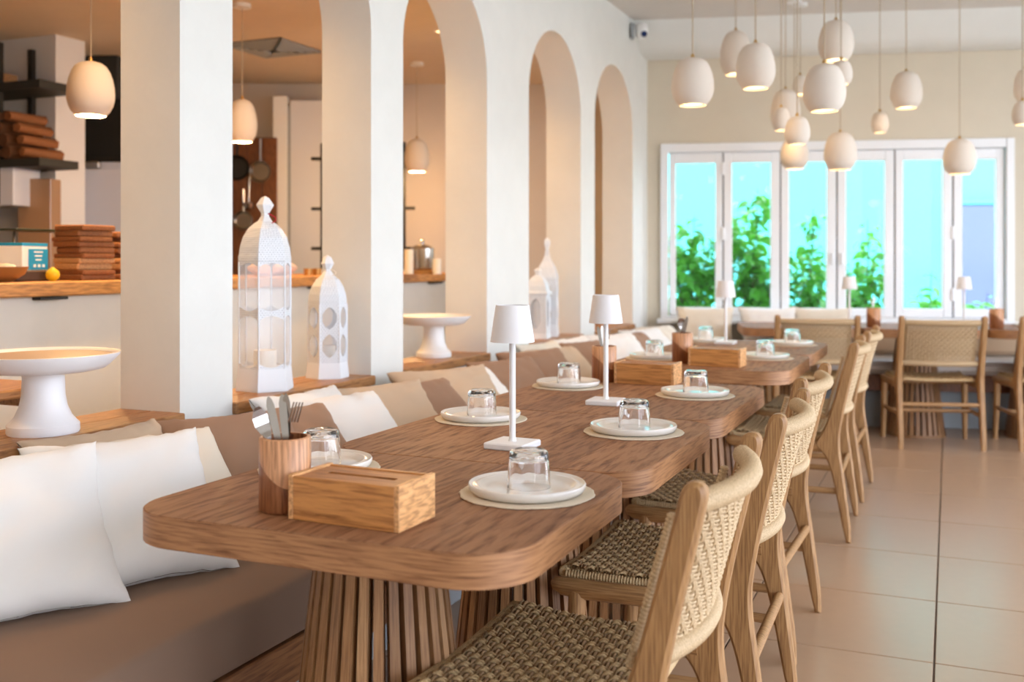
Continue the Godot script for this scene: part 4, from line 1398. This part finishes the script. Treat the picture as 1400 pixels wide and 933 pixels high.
func pierced_panel(a: Vector3, b: Vector3, y0: float, y1: float, holes: Array, thick: float) -> ArrayMesh:
	# a flat sheet between the uprights a and b with many-sided openings [y bottom, y top, half width, shoulder]
	var w := a.distance_to(b)
	var dir := (b - a) / w
	var out := Vector3(-dir.z, 0, dir.x)
	if out.dot((a + b) * 0.5) < 0.0:
		out = -out
	var bs := Basis(dir, Vector3.UP, dir.cross(Vector3.UP))
	var st := begin()
	var ys := [y0]
	for h in holes:
		ys.append(h[0]); ys.append(h[1])
	ys.append(y1)
	# full-width bands between the openings
	for k in range(0, ys.size(), 2):
		cbox(st, (a + b) * 0.5 * Vector3(1, 0, 1) + Vector3(0, (ys[k] + ys[k + 1]) / 2.0, 0), Vector3(w, ys[k + 1] - ys[k], thick), 0.0, bs)
	# the sheet beside each opening, which narrows to points at the top and the bottom
	for h in holes:
		var ring := [Vector2(0, h[0]), Vector2(h[2] * 0.55, h[0] + h[3] * 0.35), Vector2(h[2], h[0] + h[3]), Vector2(h[2], h[1] - h[3]), Vector2(h[2] * 0.55, h[1] - h[3] * 0.35), Vector2(0, h[1])]
		for s in [-1.0, 1.0]:
			for i in ring.size() - 1:
				var p: Vector2 = ring[i]
				var q: Vector2 = ring[i + 1]
				var base := (a + b) * 0.5 * Vector3(1, 0, 1)
				for f in [-1.0, 1.0]:
					var o: Vector3 = base + bs.z * f * thick / 2.0
					quad(st, o + dir * s * p.x + Vector3(0, p.y, 0), o + dir * s * w / 2.0 + Vector3(0, p.y, 0), o + dir * s * w / 2.0 + Vector3(0, q.y, 0), o + dir * s * q.x + Vector3(0, q.y, 0))
				quad(st, base + dir * s * p.x + bs.z * thick / 2.0 + Vector3(0, p.y, 0), base + dir * s * p.x - bs.z * thick / 2.0 + Vector3(0, p.y, 0), base + dir * s * q.x - bs.z * thick / 2.0 + Vector3(0, q.y, 0), base + dir * s * q.x + bs.z * thick / 2.0 + Vector3(0, q.y, 0))
	return done(st)

func lantern(label: String, where: Vector3, turn: float, h: float, r: float, body: Array, dome: Array, finial: Array, holes: Array, sides := 6, ring_tassel := "") -> Node3D:
	# body: [y of skirt foot radius, skirt top y, body top y]; dome and finial are profiles (radius share, height share)
	var t := thing("lantern", label, "lantern", where, 0.0, "white metal lanterns on the ledges")
	var st := begin()
	hex_lathe(st, [Vector2(0.0, 0.0), Vector2(r * 1.12, 0.0), Vector2(r * 1.12, 0.008), Vector2(r * 1.03, body[0] * h), Vector2(r * 0.9, body[0] * h), Vector2(0.0, body[0] * h * 0.5)], turn, sides)
	part("foot", done(st), M.lantern_metal, t)
	var up := hex_ring(r, 0.0, turn, sides)
	for k in sides:
		part("upright", rod_mesh(up[k] + Vector3(0, body[0] * h, 0), up[k] + Vector3(0, body[1] * h, 0), 0.0035, 0.0035, 5), M.lantern_metal, t)
		var hs := holes.map(func(e): return [e[0] * h, e[1] * h, e[2] * r, e[3] * h])
		var pn := part("side_panel", pierced_panel(up[k], up[(k + 1) % sides], body[0] * h, body[1] * h, hs, 0.0016), M.lantern_pierced, t)
		var a: Vector3 = up[k] * 0.985
		var b: Vector3 = up[(k + 1) % sides] * 0.985
		var g := begin()
		quad(g, b + Vector3(0, body[0] * h, 0), a + Vector3(0, body[0] * h, 0), a + Vector3(0, body[1] * h, 0), b + Vector3(0, body[1] * h, 0))
		part("pane", done(g), M.lantern_glass, pn)
	st = begin()
	hex_lathe(st, dome.map(func(e): return Vector2(e.x * r, e.y * h)), turn, sides)
	part("dome", done(st), M.lantern_pierced, t)
	st = begin()
	hex_lathe(st, finial.map(func(e): return Vector2(e.x * r, e.y * h)), turn, sides)
	part("finial", done(st), M.lantern_metal, t)
	if ring_tassel != "":
		st = begin()
		var y0: float = finial[2].y * h
		var path := PackedVector3Array()
		var rr := PackedFloat32Array()
		for k in 9:
			var q := k / 8.0
			path.append(Vector3(r * (0.12 + 0.42 * sin(q * PI)), y0 - q * h * 0.065, r * 0.1 * q))
			rr.append(0.0022)
		sweep(st, path, rr, 6)
		part("hanging_loop", done(st), M[ring_tassel], t)
	return t

func build_ledge_things() -> void:
	var dome := [Vector2(1.0, 0.66), Vector2(1.03, 0.665), Vector2(1.03, 0.685), Vector2(1.0, 0.70), Vector2(0.97, 0.735), Vector2(0.86, 0.785), Vector2(0.66, 0.83), Vector2(0.42, 0.858), Vector2(0.3, 0.868)]
	var finial := [Vector2(0.3, 0.866), Vector2(0.16, 0.895), Vector2(0.15, 0.91), Vector2(0.33, 0.948), Vector2(0.34, 0.955), Vector2(0.16, 0.99), Vector2(0.0, 1.0)]
	lantern("tall white hexagonal lantern with long glass panes and a red loop", Vector3(-2.315, LEDGE_Y, -3.08), 0.12, 0.712, 0.096, [0.115, 0.66], dome, finial, [[0.120, 0.385, 0.47, 0.022], [0.408, 0.655, 0.47, 0.022]], 6, "red_tassel")
	var dome2 := [Vector2(1.0, 0.60), Vector2(1.0, 0.63), Vector2(0.96, 0.68), Vector2(0.82, 0.745), Vector2(0.6, 0.80), Vector2(0.4, 0.825)]
	var finial2 := [Vector2(0.42, 0.82), Vector2(0.2, 0.865), Vector2(0.18, 0.885), Vector2(0.34, 0.93), Vector2(0.2, 0.98), Vector2(0.0, 1.0)]
	lantern("smaller white hexagonal lantern with two tiers of hexagonal windows", Vector3(-2.322, LEDGE_Y, -3.50), 0.35, 0.497, 0.078, [0.13, 0.60], dome2, finial2, [[0.17, 0.36, 0.36, 0.06], [0.40, 0.58, 0.36, 0.06]], 6, "wax")
	var dome3 := [Vector2(1.0, 0.56), Vector2(1.06, 0.575), Vector2(1.06, 0.60), Vector2(0.98, 0.64), Vector2(0.78, 0.70), Vector2(0.46, 0.755), Vector2(0.26, 0.81), Vector2(0.17, 0.87)]
	var finial3 := [Vector2(0.17, 0.868), Vector2(0.17, 0.89), Vector2(0.28, 0.93), Vector2(0.26, 0.965), Vector2(0.12, 0.99), Vector2(0.0, 1.0)]
	lantern("tall white lantern with an onion dome on the fourth ledge", Vector3(-2.335, LEDGE_Y, -5.99), 0.5, 0.625, 0.088, [0.12, 0.56], dome3, finial3, [[0.15, 0.30, 0.36, 0.05], [0.36, 0.54, 0.36, 0.05]], 4)
	var dome4 := [Vector2(1.0, 0.62), Vector2(1.18, 0.625), Vector2(1.18, 0.65), Vector2(1.05, 0.68), Vector2(0.96, 0.75), Vector2(0.72, 0.83), Vector2(0.4, 0.885), Vector2(0.22, 0.90)]
	var finial4 := [Vector2(0.22, 0.90), Vector2(0.2, 0.94), Vector2(0.3, 0.965), Vector2(0.2, 0.99), Vector2(0.0, 1.0)]
	lantern("squat white lantern with a round dome beside the onion dome one", Vector3(-2.32, LEDGE_Y, -5.79), 0.6, 0.43, 0.09, [0.08, 0.62], dome4, finial4, [[0.14, 0.58, 0.34, 0.09]], 4)
	for e in [[-2.315, -3.08, 0.055, 0.10, "white candle inside the tall lantern"], [-2.322, -3.50, 0.042, 0.085, "white candle inside the smaller lantern"]]:
		single("candle", lathe_mesh([Vector2(0.0, 0.0), Vector2(e[2] * 0.75, 0.0), Vector2(e[2] * 0.75, e[3]), Vector2(e[2] * 0.5, e[3] - 0.006), Vector2(0, e[3] - 0.006)], 24), M.wax, e[4], "candle", Vector3(e[0], LEDGE_Y + 0.045, e[1]), 0.0, "candles in lanterns")
	# cake stands
	for e in [["white cake stand with a crazed top on the ledge below the first pendant", Vector3(-2.290, LEDGE_Y, -2.06), 1.0, "crazed_white", "crazed_top"], ["plain white cake stand on the third ledge", Vector3(-2.345, LEDGE_Y, -4.47), 0.93, "white_paint", "white_paint"]]:
		var t := thing("cake_stand", e[0], "cake stand", e[1], 0.0, "white cake stands")
		var k: float = e[2]
		var foot := [Vector2(0.0, 0.0), Vector2(0.092, 0.0), Vector2(0.094, 0.006), Vector2(0.093, 0.024), Vector2(0.086, 0.031), Vector2(0.074, 0.045), Vector2(0.062, 0.072), Vector2(0.056, 0.105), Vector2(0.054, 0.15), Vector2(0.056, 0.168), Vector2(0.0, 0.168)].map(func(p): return p * k)
		part("foot", lathe_mesh(foot, 40, 0.6), M[e[3]], t)
		var rim := [Vector2(0.05, 0.166), Vector2(0.135, 0.170), Vector2(0.160, 0.176), Vector2(0.172, 0.186), Vector2(0.196, 0.210), Vector2(0.200, 0.219), Vector2(0.194, 0.220), Vector2(0.180, 0.212)].map(func(p): return p * k)
		part("rim", lathe_mesh(rim, 56, 0.8), M[e[3]], t)
		part("top", lathe_mesh([Vector2(0.183, 0.211), Vector2(0.170, 0.2125), Vector2(0.0, 0.213)].map(func(p): return p * k), 48), M[e[4]], t)

# ---------------------------------------------------------------- beyond the arches
func build_kitchen() -> void:
	var cx := -3.29
	# bar counter: panelled front, worktop
	var t := thing("bar_counter", "white fronted bar counter behind the arches", "counter")
	part("front", box_mesh(Vector3(0.06, 1.06, 6.6), 0.003, Vector3(cx - 0.08, 0.53, -3.75)), M.white_wall, t)
	part("end_panel", box_mesh(Vector3(0.6, 1.06, 0.05), 0.003, Vector3(cx - 0.40, 0.53, -7.02)), M.white_wall, t)
	part("toe_board", box_mesh(Vector3(0.02, 0.1, 6.6), 0.002, Vector3(cx - 0.04, 0.05, -3.75)), M.rail_wood, t)
	for z in [-3.02, -4.9, -6.35]:
		part("bracket", box_mesh(Vector3(0.05, 0.012, 0.14), 0.002, Vector3(cx - 0.03, 1.053, z)), M.dark_grey, t)
	single("worktop", box_mesh(Vector3(0.72, 0.058, 6.64), 0.006, Vector3(cx - 0.36, 1.091, -3.75)), M.counter_wood, "thick honey coloured wooden worktop on the bar counter", "worktop")
	var top := 1.12
	# wood pieces stacked on the counter
	var logs := [box_mesh(Vector3(0.16, 0.024, 0.20), 0.005), box_mesh(Vector3(0.18, 0.02, 0.18), 0.005), box_mesh(Vector3(0.15, 0.028, 0.19), 0.006)]
	for e in [[-3.50, -3.37, 10, "first"], [-3.52, -3.62, 9, "second"]]:
		var y := top
		var ranks := ["lowest", "second", "third", "fourth", "fifth", "sixth", "seventh", "eighth", "ninth", "topmost"]
		for k in e[2]:
			var rank: String = "topmost" if k == e[2] - 1 else ranks[k] + ("" if k == 0 else " from the bottom")
			var m: ArrayMesh = logs[k % 3]
			var hgt: float = [0.024, 0.02, 0.028][k % 3]
			single("wooden_board", m, M.log_pale if k in [2, 3] else M.log_wood, "small rough serving board, %s in the %s" % [rank, "stack next to the carton" if e[3] == "first" else "stack behind the pier"], "board", Vector3(e[0] + rng.randf_range(-0.008, 0.008), y + hgt / 2.0, e[1] + rng.randf_range(-0.008, 0.008)), rng.randf_range(-0.08, 0.08), "serving boards stacked on the counter, %s stack" % e[3])
			y += hgt
	# blue and white carton
	var c := thing("carton", "blue and white carton on the counter", "carton", Vector3(-3.52, top + 0.045, -3.06), 0.35)
	part("body", box_mesh(Vector3(0.11, 0.10, 0.20), 0.002, Vector3(0, 0.05, 0)), M.white_card, c)
	part("blue_face", box_mesh(Vector3(0.003, 0.085, 0.15), 0.0, Vector3(0.0566, 0.045, -0.022)), M.blue_card, c)
	part("blue_lid", box_mesh(Vector3(0.112, 0.012, 0.202), 0.001, Vector3(0, 0.106, 0)), M.blue_card, c)
	for k in 3:
		part("printed_line", box_mesh(Vector3(0.001, 0.006, 0.07 - 0.012 * k), 0.0, Vector3(0.0586, 0.075 - 0.016 * k, -0.02)), M.white_card, c)
	for k in 3:
		part("printed_mark", box_mesh(Vector3(0.001, 0.012, 0.02), 0.0, Vector3(0.0586, 0.018, -0.06 + 0.035 * k)), M.white_card, c)
	single("tray", box_mesh(Vector3(0.16, 0.045, 0.26), 0.006, Vector3(0, 0.0225, 0)), M.brown_basket, "dark brown tray under the blue and white carton", "tray", Vector3(-3.52, top, -3.06), 0.1)
	single("lemon", lathe_mesh([Vector2(0, -0.032), Vector2(0.008, -0.028), Vector2(0.024, -0.014), Vector2(0.028, 0.0), Vector2(0.024, 0.014), Vector2(0.008, 0.028), Vector2(0, 0.033)], 16, 2.0), M.yellow_peel, "yellow lemon on the counter beside the dark tray", "lemon", Vector3(-3.405, top + 0.026, -3.11), 0.0)
	single("bowl", lathe_mesh([Vector2(0, 0), Vector2(0.07, 0.0), Vector2(0.115, 0.03), Vector2(0.13, 0.06), Vector2(0.124, 0.06), Vector2(0.10, 0.03), Vector2(0.06, 0.012), Vector2(0, 0.012)], 32), M.brown_clay, "brown wooden bowl on the counter end", "bowl", Vector3(-3.45, top, -2.86), 0.0)
	for e in [[-0.05, 0.02], [0.04, -0.03], [0.03, 0.06], [-0.03, -0.05]]:
		single("bread_roll", lathe_mesh([Vector2(0, -0.02), Vector2(0.03, -0.014), Vector2(0.04, 0.0), Vector2(0.03, 0.018), Vector2(0, 0.024)], 16, 2.0), M.ivory_cotton, "pale bread roll in the brown bowl", "bread", Vector3(-3.45 + e[0], top + 0.050, -2.86 + e[1]), 0.0, "rolls in the brown bowl")
	single("paper_cup", lathe_mesh([Vector2(0, 0), Vector2(0.032, 0), Vector2(0.042, 0.11), Vector2(0.039, 0.11), Vector2(0.03, 0.006), Vector2(0, 0.006)], 24), M.white_card, "white paper cup behind the brown bowl", "cup", Vector3(-3.62, top, -2.99), 0.0)
	# glass shelf on a stand
	var gs := thing("glass_stand", "dark glass display plate on slanted legs beside the wood stack", "stand", Vector3(-3.78, top, -3.34))
	part("plate", box_mesh(Vector3(0.22, 0.008, 0.36), 0.002, Vector3(0, 0.22, 0)), M.dark_green, gs)
	for s in [-1.0, 1.0]:
		part("leg", rod_mesh(Vector3(0.06, 0.0, s * 0.15), Vector3(0.02, 0.218, s * 0.11), 0.008, 0.008, 6), M.steel, gs)
	# cloth and tea lights in the second opening
	single("folded_cloth", pillow_mesh(0.24, 0.16, 0.09, 55), M.pink_cloth, "folded pink cloth on the counter behind the tall lantern", "cloth", Vector3(-3.5, top + 0.045, -4.72), 0.0).rotation.x = PI / 2.0
	for k in 2:
		single("tea_light", lathe_mesh([Vector2(0, 0), Vector2(0.025, 0), Vector2(0.028, 0.04), Vector2(0.024, 0.04), Vector2(0.022, 0.02), Vector2(0, 0.02)], 18), M.brass, "small brass tea light on the counter behind the smaller lantern", "tea light", Vector3(-3.45, top, -5.0 - 0.09 * k), 0.0, "tea lights on the counter")
	# steel pot, jar, candles on a tray in the third opening
	var pot_at := px(577, 366, 6.7)
	single("serving_tray", lathe_mesh([Vector2(0, 0), Vector2(0.10, 0.0), Vector2(0.115, 0.025), Vector2(0.108, 0.025), Vector2(0.095, 0.008), Vector2(0, 0.008)], 28), M.counter_wood, "round wooden tray under the steel pot", "tray", Vector3(pot_at.x, top, pot_at.z))
	var pt := thing("pot", "steel pot with a lid on the counter", "pot", Vector3(pot_at.x, top + 0.008, pot_at.z))
	part("body", lathe_mesh([Vector2(0, 0), Vector2(0.075, 0), Vector2(0.08, 0.01), Vector2(0.08, 0.15), Vector2(0.076, 0.15), Vector2(0.0, 0.15)], 32), M.steel, pt)
	part("lid", lathe_mesh([Vector2(0.082, 0.15), Vector2(0.082, 0.158), Vector2(0.05, 0.18), Vector2(0.014, 0.188), Vector2(0.012, 0.2), Vector2(0.018, 0.215), Vector2(0, 0.222)], 32), M.steel, pt)
	for e in [[0.135, 0.10, 0.028, "white pillar candle beside the steel pot"], [-0.12, 0.16, 0.03, "tall white candle behind the steel pot"]]:
		var q := px(577 + e[0] * 150, 366, 6.6)
		single("candle", lathe_mesh([Vector2(0, 0), Vector2(e[2], 0), Vector2(e[2], e[1]), Vector2(0, e[1])], 20), M.wax, e[3], "candle", Vector3(q.x, top, q.z), 0.0)
	# under-counter shelf rack at the far end
	var rk := thing("drinks_rack", "grey rack of shelves at the end of the counter front", "rack", Vector3(-3.20, 0.0, -6.78))
	part("case", box_mesh(Vector3(0.05, 0.62, 0.36), 0.004, Vector3(0, 0.72, 0)), M.dark_grey, rk)
	for k in 6:
		part("slat", box_mesh(Vector3(0.02, 0.05, 0.30), 0.002, Vector3(0.035, 0.50 + k * 0.085, 0)), M.plinth_grey, rk)
	# metal shelf with firewood, stub wall
	struct("pillar_kitchen", box_mesh(Vector3(1.9, KITCHEN_CEIL, 0.24), 0.0, Vector3(-6.18, KITCHEN_CEIL / 2.0, -4.92)), M.tile_white)
	var sh := thing("shelf_unit", "black metal shelf unit against the stub wall", "shelf", Vector3(-5.55, 0, -4.62))
	for y in [1.80, 2.27]:
		part("shelf", box_mesh(Vector3(1.1, 0.05, 0.3), 0.003, Vector3(0, y, 0)), M.dark_grey, sh)
	for x in [-0.5, 0.18]:
		for z in [-0.12, 0.12]:
			part("upright", box_mesh(Vector3(0.045, 1.0, 0.03), 0.002, Vector3(x, 2.05, z)), M.black_metal, sh)
	var log := [lathe_mesh([Vector2(0, 0), Vector2(0.045, 0), Vector2(0.05, 0.15), Vector2(0.042, 0.3), Vector2(0, 0.3)], 7, 0.3), lathe_mesh([Vector2(0, 0), Vector2(0.035, 0), Vector2(0.032, 0.28), Vector2(0, 0.28)], 5, 0.2)]
	for r in 4:
		for k in 10 - r:
			var o := single("firewood_log", log[(r + k) % 2], M.bark if (r + k) % 3 else M.log_wood, "split firewood log piled on the black shelf", "firewood", Vector3.ZERO, 0.0, "firewood on the black shelf")
			o.transform = Transform3D(Basis(Vector3.UP, rng.randf_range(-0.15, 0.15)) * Basis(Vector3.RIGHT, PI / 2.0) * Basis(Vector3.UP, rng.randf() * 3.0), Vector3(-5.98 + 0.092 * k + 0.045 * r, 1.868 + 0.075 * r, -4.77))
	single("wooden_crate", box_mesh(Vector3(0.16, 0.09, 0.2), 0.004, Vector3(0, 0.045, 0)), M.log_pale, "small pale wooden crate on the upper black shelf", "crate", Vector3(-5.52, 2.295, -4.60))
	# tiled panel, extractor hood, white cold store
	single("tiled_column", box_mesh(Vector3(0.22, 1.72, 0.12), 0.004, Vector3(0, 0.86, 0)), M.tile_tan, "glossy tan tiled column under the black shelf", "column", px(54, 358, 6.42) * Vector3(1, 0, 1), 0.3)
	single("wall_cupboard", box_mesh(Vector3(0.5, 0.24, 0.25), 0.004, Vector3(0, 0.12, 0)), M.appliance_white, "white cupboard hanging under the black shelf", "cupboard", px(5, 358, 6.35) * Vector3(1, 0, 1) + Vector3(-0.1, 1.545, 0), 0.2)
	var sk := thing("wall_socket", "white square socket plate on the stub wall side", "socket", Vector3(-5.229, 1.38, -4.92))
	part("plate", box_mesh(Vector3(0.01, 0.10, 0.10), 0.003), M.white_paint, sk)
	part("insert", box_mesh(Vector3(0.004, 0.05, 0.05), 0.001, Vector3(0.006, 0, 0)), M.plinth_grey, sk)
	var hd := thing("extractor_hood", "black extractor hood with a steel bowl below it behind the first pendant", "hood", px(148, 358, 7.25) * Vector3(1, 0, 1), 0.4)
	part("hood_box", box_mesh(Vector3(0.6, 0.42, 0.4), 0.01, Vector3(0.0, 2.12, 0)), M.black_metal, hd)
	part("flue", box_mesh(Vector3(0.24, 0.32, 0.24), 0.01, Vector3(0.0, 2.49, 0)), M.dark_grey, hd)
	var fr := thing("cold_store", "white cold store door with a latch behind the wood stack", "fridge", px(146, 358, 7.1) * Vector3(1, 0, 1), 0.38)
	part("body", box_mesh(Vector3(0.62, 1.9, 0.4), 0.01, Vector3(0, 0.95, -0.1)), M.appliance_white, fr)
	part("door", box_mesh(Vector3(0.58, 1.8, 0.03), 0.006, Vector3(0, 0.94, 0.12)), M.appliance_white, fr)
	part("latch", box_mesh(Vector3(0.10, 0.05, 0.05), 0.008, Vector3(-0.03, 1.86, 0.15)), M.steel, fr)
	part("top_rail", box_mesh(Vector3(0.62, 0.03, 0.05), 0.004, Vector3(0, 1.90, 0.12)), M.black_metal, fr)
	# board with pans hanging on the kitchen wall
	var wd := Vector2(4.86, -2.12).normalized()
	var wturn := atan2(-wd.y, wd.x)
	var pb := thing("pan_board", "dark wooden wall board behind the hanging pans", "board", px(349, 358, 7.95) * Vector3(1, 0, 1), wturn)
	for k in 3:
		part("plank", box_mesh(Vector3(0.112, 1.22, 0.03), 0.003, Vector3(-0.115 + k * 0.115, 1.56, 0)), M.dark_board, pb)
	for e in [[-0.13, 1.93, 0.10, "black_metal", "black frying pan hanging beside the wooden wall board edge"], [0.05, 1.90, 0.085, "steel", "steel frying pan hanging highest on the wooden wall board"], [-0.08, 1.52, 0.075, "steel", "steel pan hanging low on the wooden wall board"]]:
		var pn := thing("frying_pan", e[4], "pan", pb.position + Basis(Vector3.UP, wturn) * Vector3(e[0], e[1], 0.03), wturn, "pans on the wall board")
		var bs := Basis(Vector3.RIGHT, PI / 2.0)
		part("bowl", lathe_mesh([Vector2(0, 0), Vector2(e[2] * 0.8, 0), Vector2(e[2], 0.035), Vector2(e[2] * 0.97, 0.035), Vector2(e[2] * 0.77, 0.005), Vector2(0, 0.005)], 28), M[e[3]], pn, Vector3.ZERO, bs)
		part("handle", rod_mesh(Vector3(0, e[2], 0.02), Vector3(0, e[2] + 0.17, 0.015), 0.009, 0.011, 6), M[e[3]], pn)
	var ld := thing("ladle", "long steel ladle hanging between the pans", "ladle", pb.position + Basis(Vector3.UP, wturn) * Vector3(-0.04, 1.66, 0.045), wturn)
	part("stem", rod_mesh(Vector3(0, 0, 0), Vector3(0.01, 0.28, 0), 0.006, 0.006, 6), M.steel, ld)
	part("cup", lathe_mesh([Vector2(0, -0.06), Vector2(0.035, -0.045), Vector2(0.045, -0.01), Vector2(0.04, 0.0), Vector2(0, 0.0)], 18), M.steel, ld)
	# pale kitchen door and rail
	var dr := struct_node("door_1")
	dr.position = px(412, 358, 8.0) * Vector3(1, 0, 1)
	dr.rotation.y = wturn
	part("door_frame", box_mesh(Vector3(0.11, 2.5, 0.08), 0.004, Vector3(-0.16, 1.25, 0)), M.white_paint, dr)
	part("door_leaf", box_mesh(Vector3(0.42, 2.46, 0.04), 0.004, Vector3(0.125, 1.24, -0.01)), M.tile_white, dr)
	part("door_gap", box_mesh(Vector3(0.018, 2.4, 0.02), 0.0, Vector3(-0.093, 1.23, 0.012)), M.plinth_grey, dr)
	for e in [[441, 7.7], [552, 7.6]]:
		var pl := thing("wall_rack", "black steel wall rack with short arms " + ("behind the second pier" if e[0] == 441 else "behind the third arch pendant"), "rack", px(e[0], 358, e[1]) * Vector3(1, 0, 1), wturn)
		part("upright", box_mesh(Vector3(0.03, 0.95, 0.03), 0.003, Vector3(0, 1.62, 0)), M.black_metal, pl)
		for y in [1.30, 1.60, 1.98]:
			part("arm", box_mesh(Vector3(0.07, 0.025, 0.025), 0.003, Vector3(-0.05 if e[0] == 441 else 0.05, y, 0.0)), M.black_metal, pl)
	# ceiling air diffuser
	var ac := thing("air_diffuser", "square ceiling air diffuser in the kitchen ceiling", "air vent", Vector3(-4.19, KITCHEN_CEIL, -5.66), 0.0)
	var sizes := [0.46, 0.38, 0.30, 0.22, 0.14]
	for k in sizes.size():
		var s: float = sizes[k]
		var st := begin()
		for q in 4:
			var bs := Basis(Vector3.UP, PI / 2.0 * q)
			cbox(st, bs * Vector3(s / 2.0 - 0.01, -0.012 - 0.004 * k, 0), Vector3(0.02, 0.014, s) if q % 2 == 0 else Vector3(s, 0.014, 0.02), 0.002)
		part("frame" if k == 0 else "louver", done(st), M.plinth_grey, ac)
	part("duct", box_mesh(Vector3(0.45, 0.006, 0.45), 0.0, Vector3(0, -0.004, 0)), M.black_metal, ac)
	# wooden bar stool between the arcade and the counter
	var sl := thing("bar_stool", "wooden bar stool behind the crazed cake stand", "stool", Vector3(-2.82, 0, -2.30))
	part("seat", slab_mesh(round_rect(-0.17, -0.17, 0.17, 0.17, 0.05, 5), 0.03, 0.006, flat_place(0.775)), M.ledge_wood, sl)
	for sx in [-1.0, 1.0]:
		for sz in [-1.0, 1.0]:
			part("leg", rod_mesh(Vector3(sx * 0.135, 0.775, sz * 0.135), Vector3(sx * 0.17, 0.0, sz * 0.17), 0.022, 0.017, 8), M.ledge_wood, sl)
	for sz in [-1.0, 1.0]:
		part("apron", box_mesh(Vector3(0.26, 0.05, 0.02), 0.004, Vector3(0, 0.75, sz * 0.135)), M.ledge_wood, sl)
		part("footrest", rod_mesh(Vector3(-0.15, 0.60, sz * 0.145), Vector3(0.15, 0.60, sz * 0.145), 0.013, 0.013, 8), M.ledge_wood, sl)
	# security camera in the corner
	var sc := thing("security_camera", "small white security camera under the ceiling corner", "camera", Vector3(-2.2, 2.93, -7.36), 0.35)
	part("bracket", box_mesh(Vector3(0.03, 0.11, 0.09), 0.008, Vector3(0.015, 0.0, 0.0)), M.plinth_grey, sc)
	part("body", lathe_mesh([Vector2(0.0, -0.065), Vector2(0.03, -0.06), Vector2(0.046, -0.035), Vector2(0.048, 0.0), Vector2(0.048, 0.045), Vector2(0.044, 0.05), Vector2(0.0, 0.05)], 24, 0.9), M.white_paint, sc, Vector3(0.085, 0.0, 0.0))
	part("lens", lathe_mesh([Vector2(0.0, 0.0), Vector2(0.024, 0.0), Vector2(0.022, 0.008), Vector2(0.0, 0.012)], 20), M.lens_blue, sc, Vector3(0.10, -0.03, 0.042), Basis(Vector3.RIGHT, PI / 2.0 + 0.5))

# ----------------------------------------------------------------
func _ready() -> void:
	rng.seed = 7
	# camera: level, its lens shifted down
	var cam := Camera3D.new()
	cam.name = "camera"
	cam.projection = Camera3D.PROJECTION_FRUSTUM
	cam.near = 0.05
	cam.far = 120.0
	cam.size = 0.05 * 933.0 / FOCAL
	cam.frustum_offset = Vector2(0, -0.05 * (466.5 - HORIZON) / FOCAL)
	cam.position = Vector3(0, EYE, 0)
	cam.rotation.y = YAW
	var at := CameraAttributesPhysical.new()
	at.frustum_focal_length = 35.0
	at.exposure_aperture = 3.0
	at.frustum_focus_distance = 2.45
	cam.attributes = at
	add_child(cam)
	cam.current = true
	# daylight
	var env := Environment.new()
	env.background_mode = Environment.BG_SKY
	var sky := Sky.new()
	var sm := ProceduralSkyMaterial.new()
	sm.sky_top_color = Color(0.84, 0.90, 1.0)
	sm.sky_horizon_color = Color(0.97, 0.975, 1.0)
	sm.ground_bottom_color = Color(0.7, 0.7, 0.68)
	sm.ground_horizon_color = Color(0.9, 0.92, 0.95)
	sm.sky_energy_multiplier = 2.1
	sm.ground_energy_multiplier = 1.5
	sky.sky_material = sm
	env.sky = sky
	env.tonemap_mode = Environment.TONE_MAPPER_LINEAR
	env.tonemap_exposure = 1.4
	env.sdfgi_enabled = true
	env.ssao_enabled = true
	env.ssil_enabled = true
	var we := WorldEnvironment.new()
	we.name = "world"
	we.environment = env
	add_child(we)
	var sun := DirectionalLight3D.new()
	sun.name = "sun"
	sun.light_color = Color(1.0, 0.96, 0.88)
	sun.light_energy = 0.35
	sun.light_angular_distance = 1.0
	sun.shadow_enabled = true
	sun.sky_mode = DirectionalLight3D.SKY_MODE_LIGHT_ONLY
	add_child(sun)
	sun.look_at_from_position(Vector3.ZERO, Vector3(0.25, -1.35, -1.0))
	make_materials()
	build_shell()
	build_arcade()
	build_outside()
	build_bench()
	build_tables()
	build_chairs()
	build_pillows()
	build_kitchen()
	build_ledge_things()
	build_tableware()
	build_pendants()
	build_downlights()
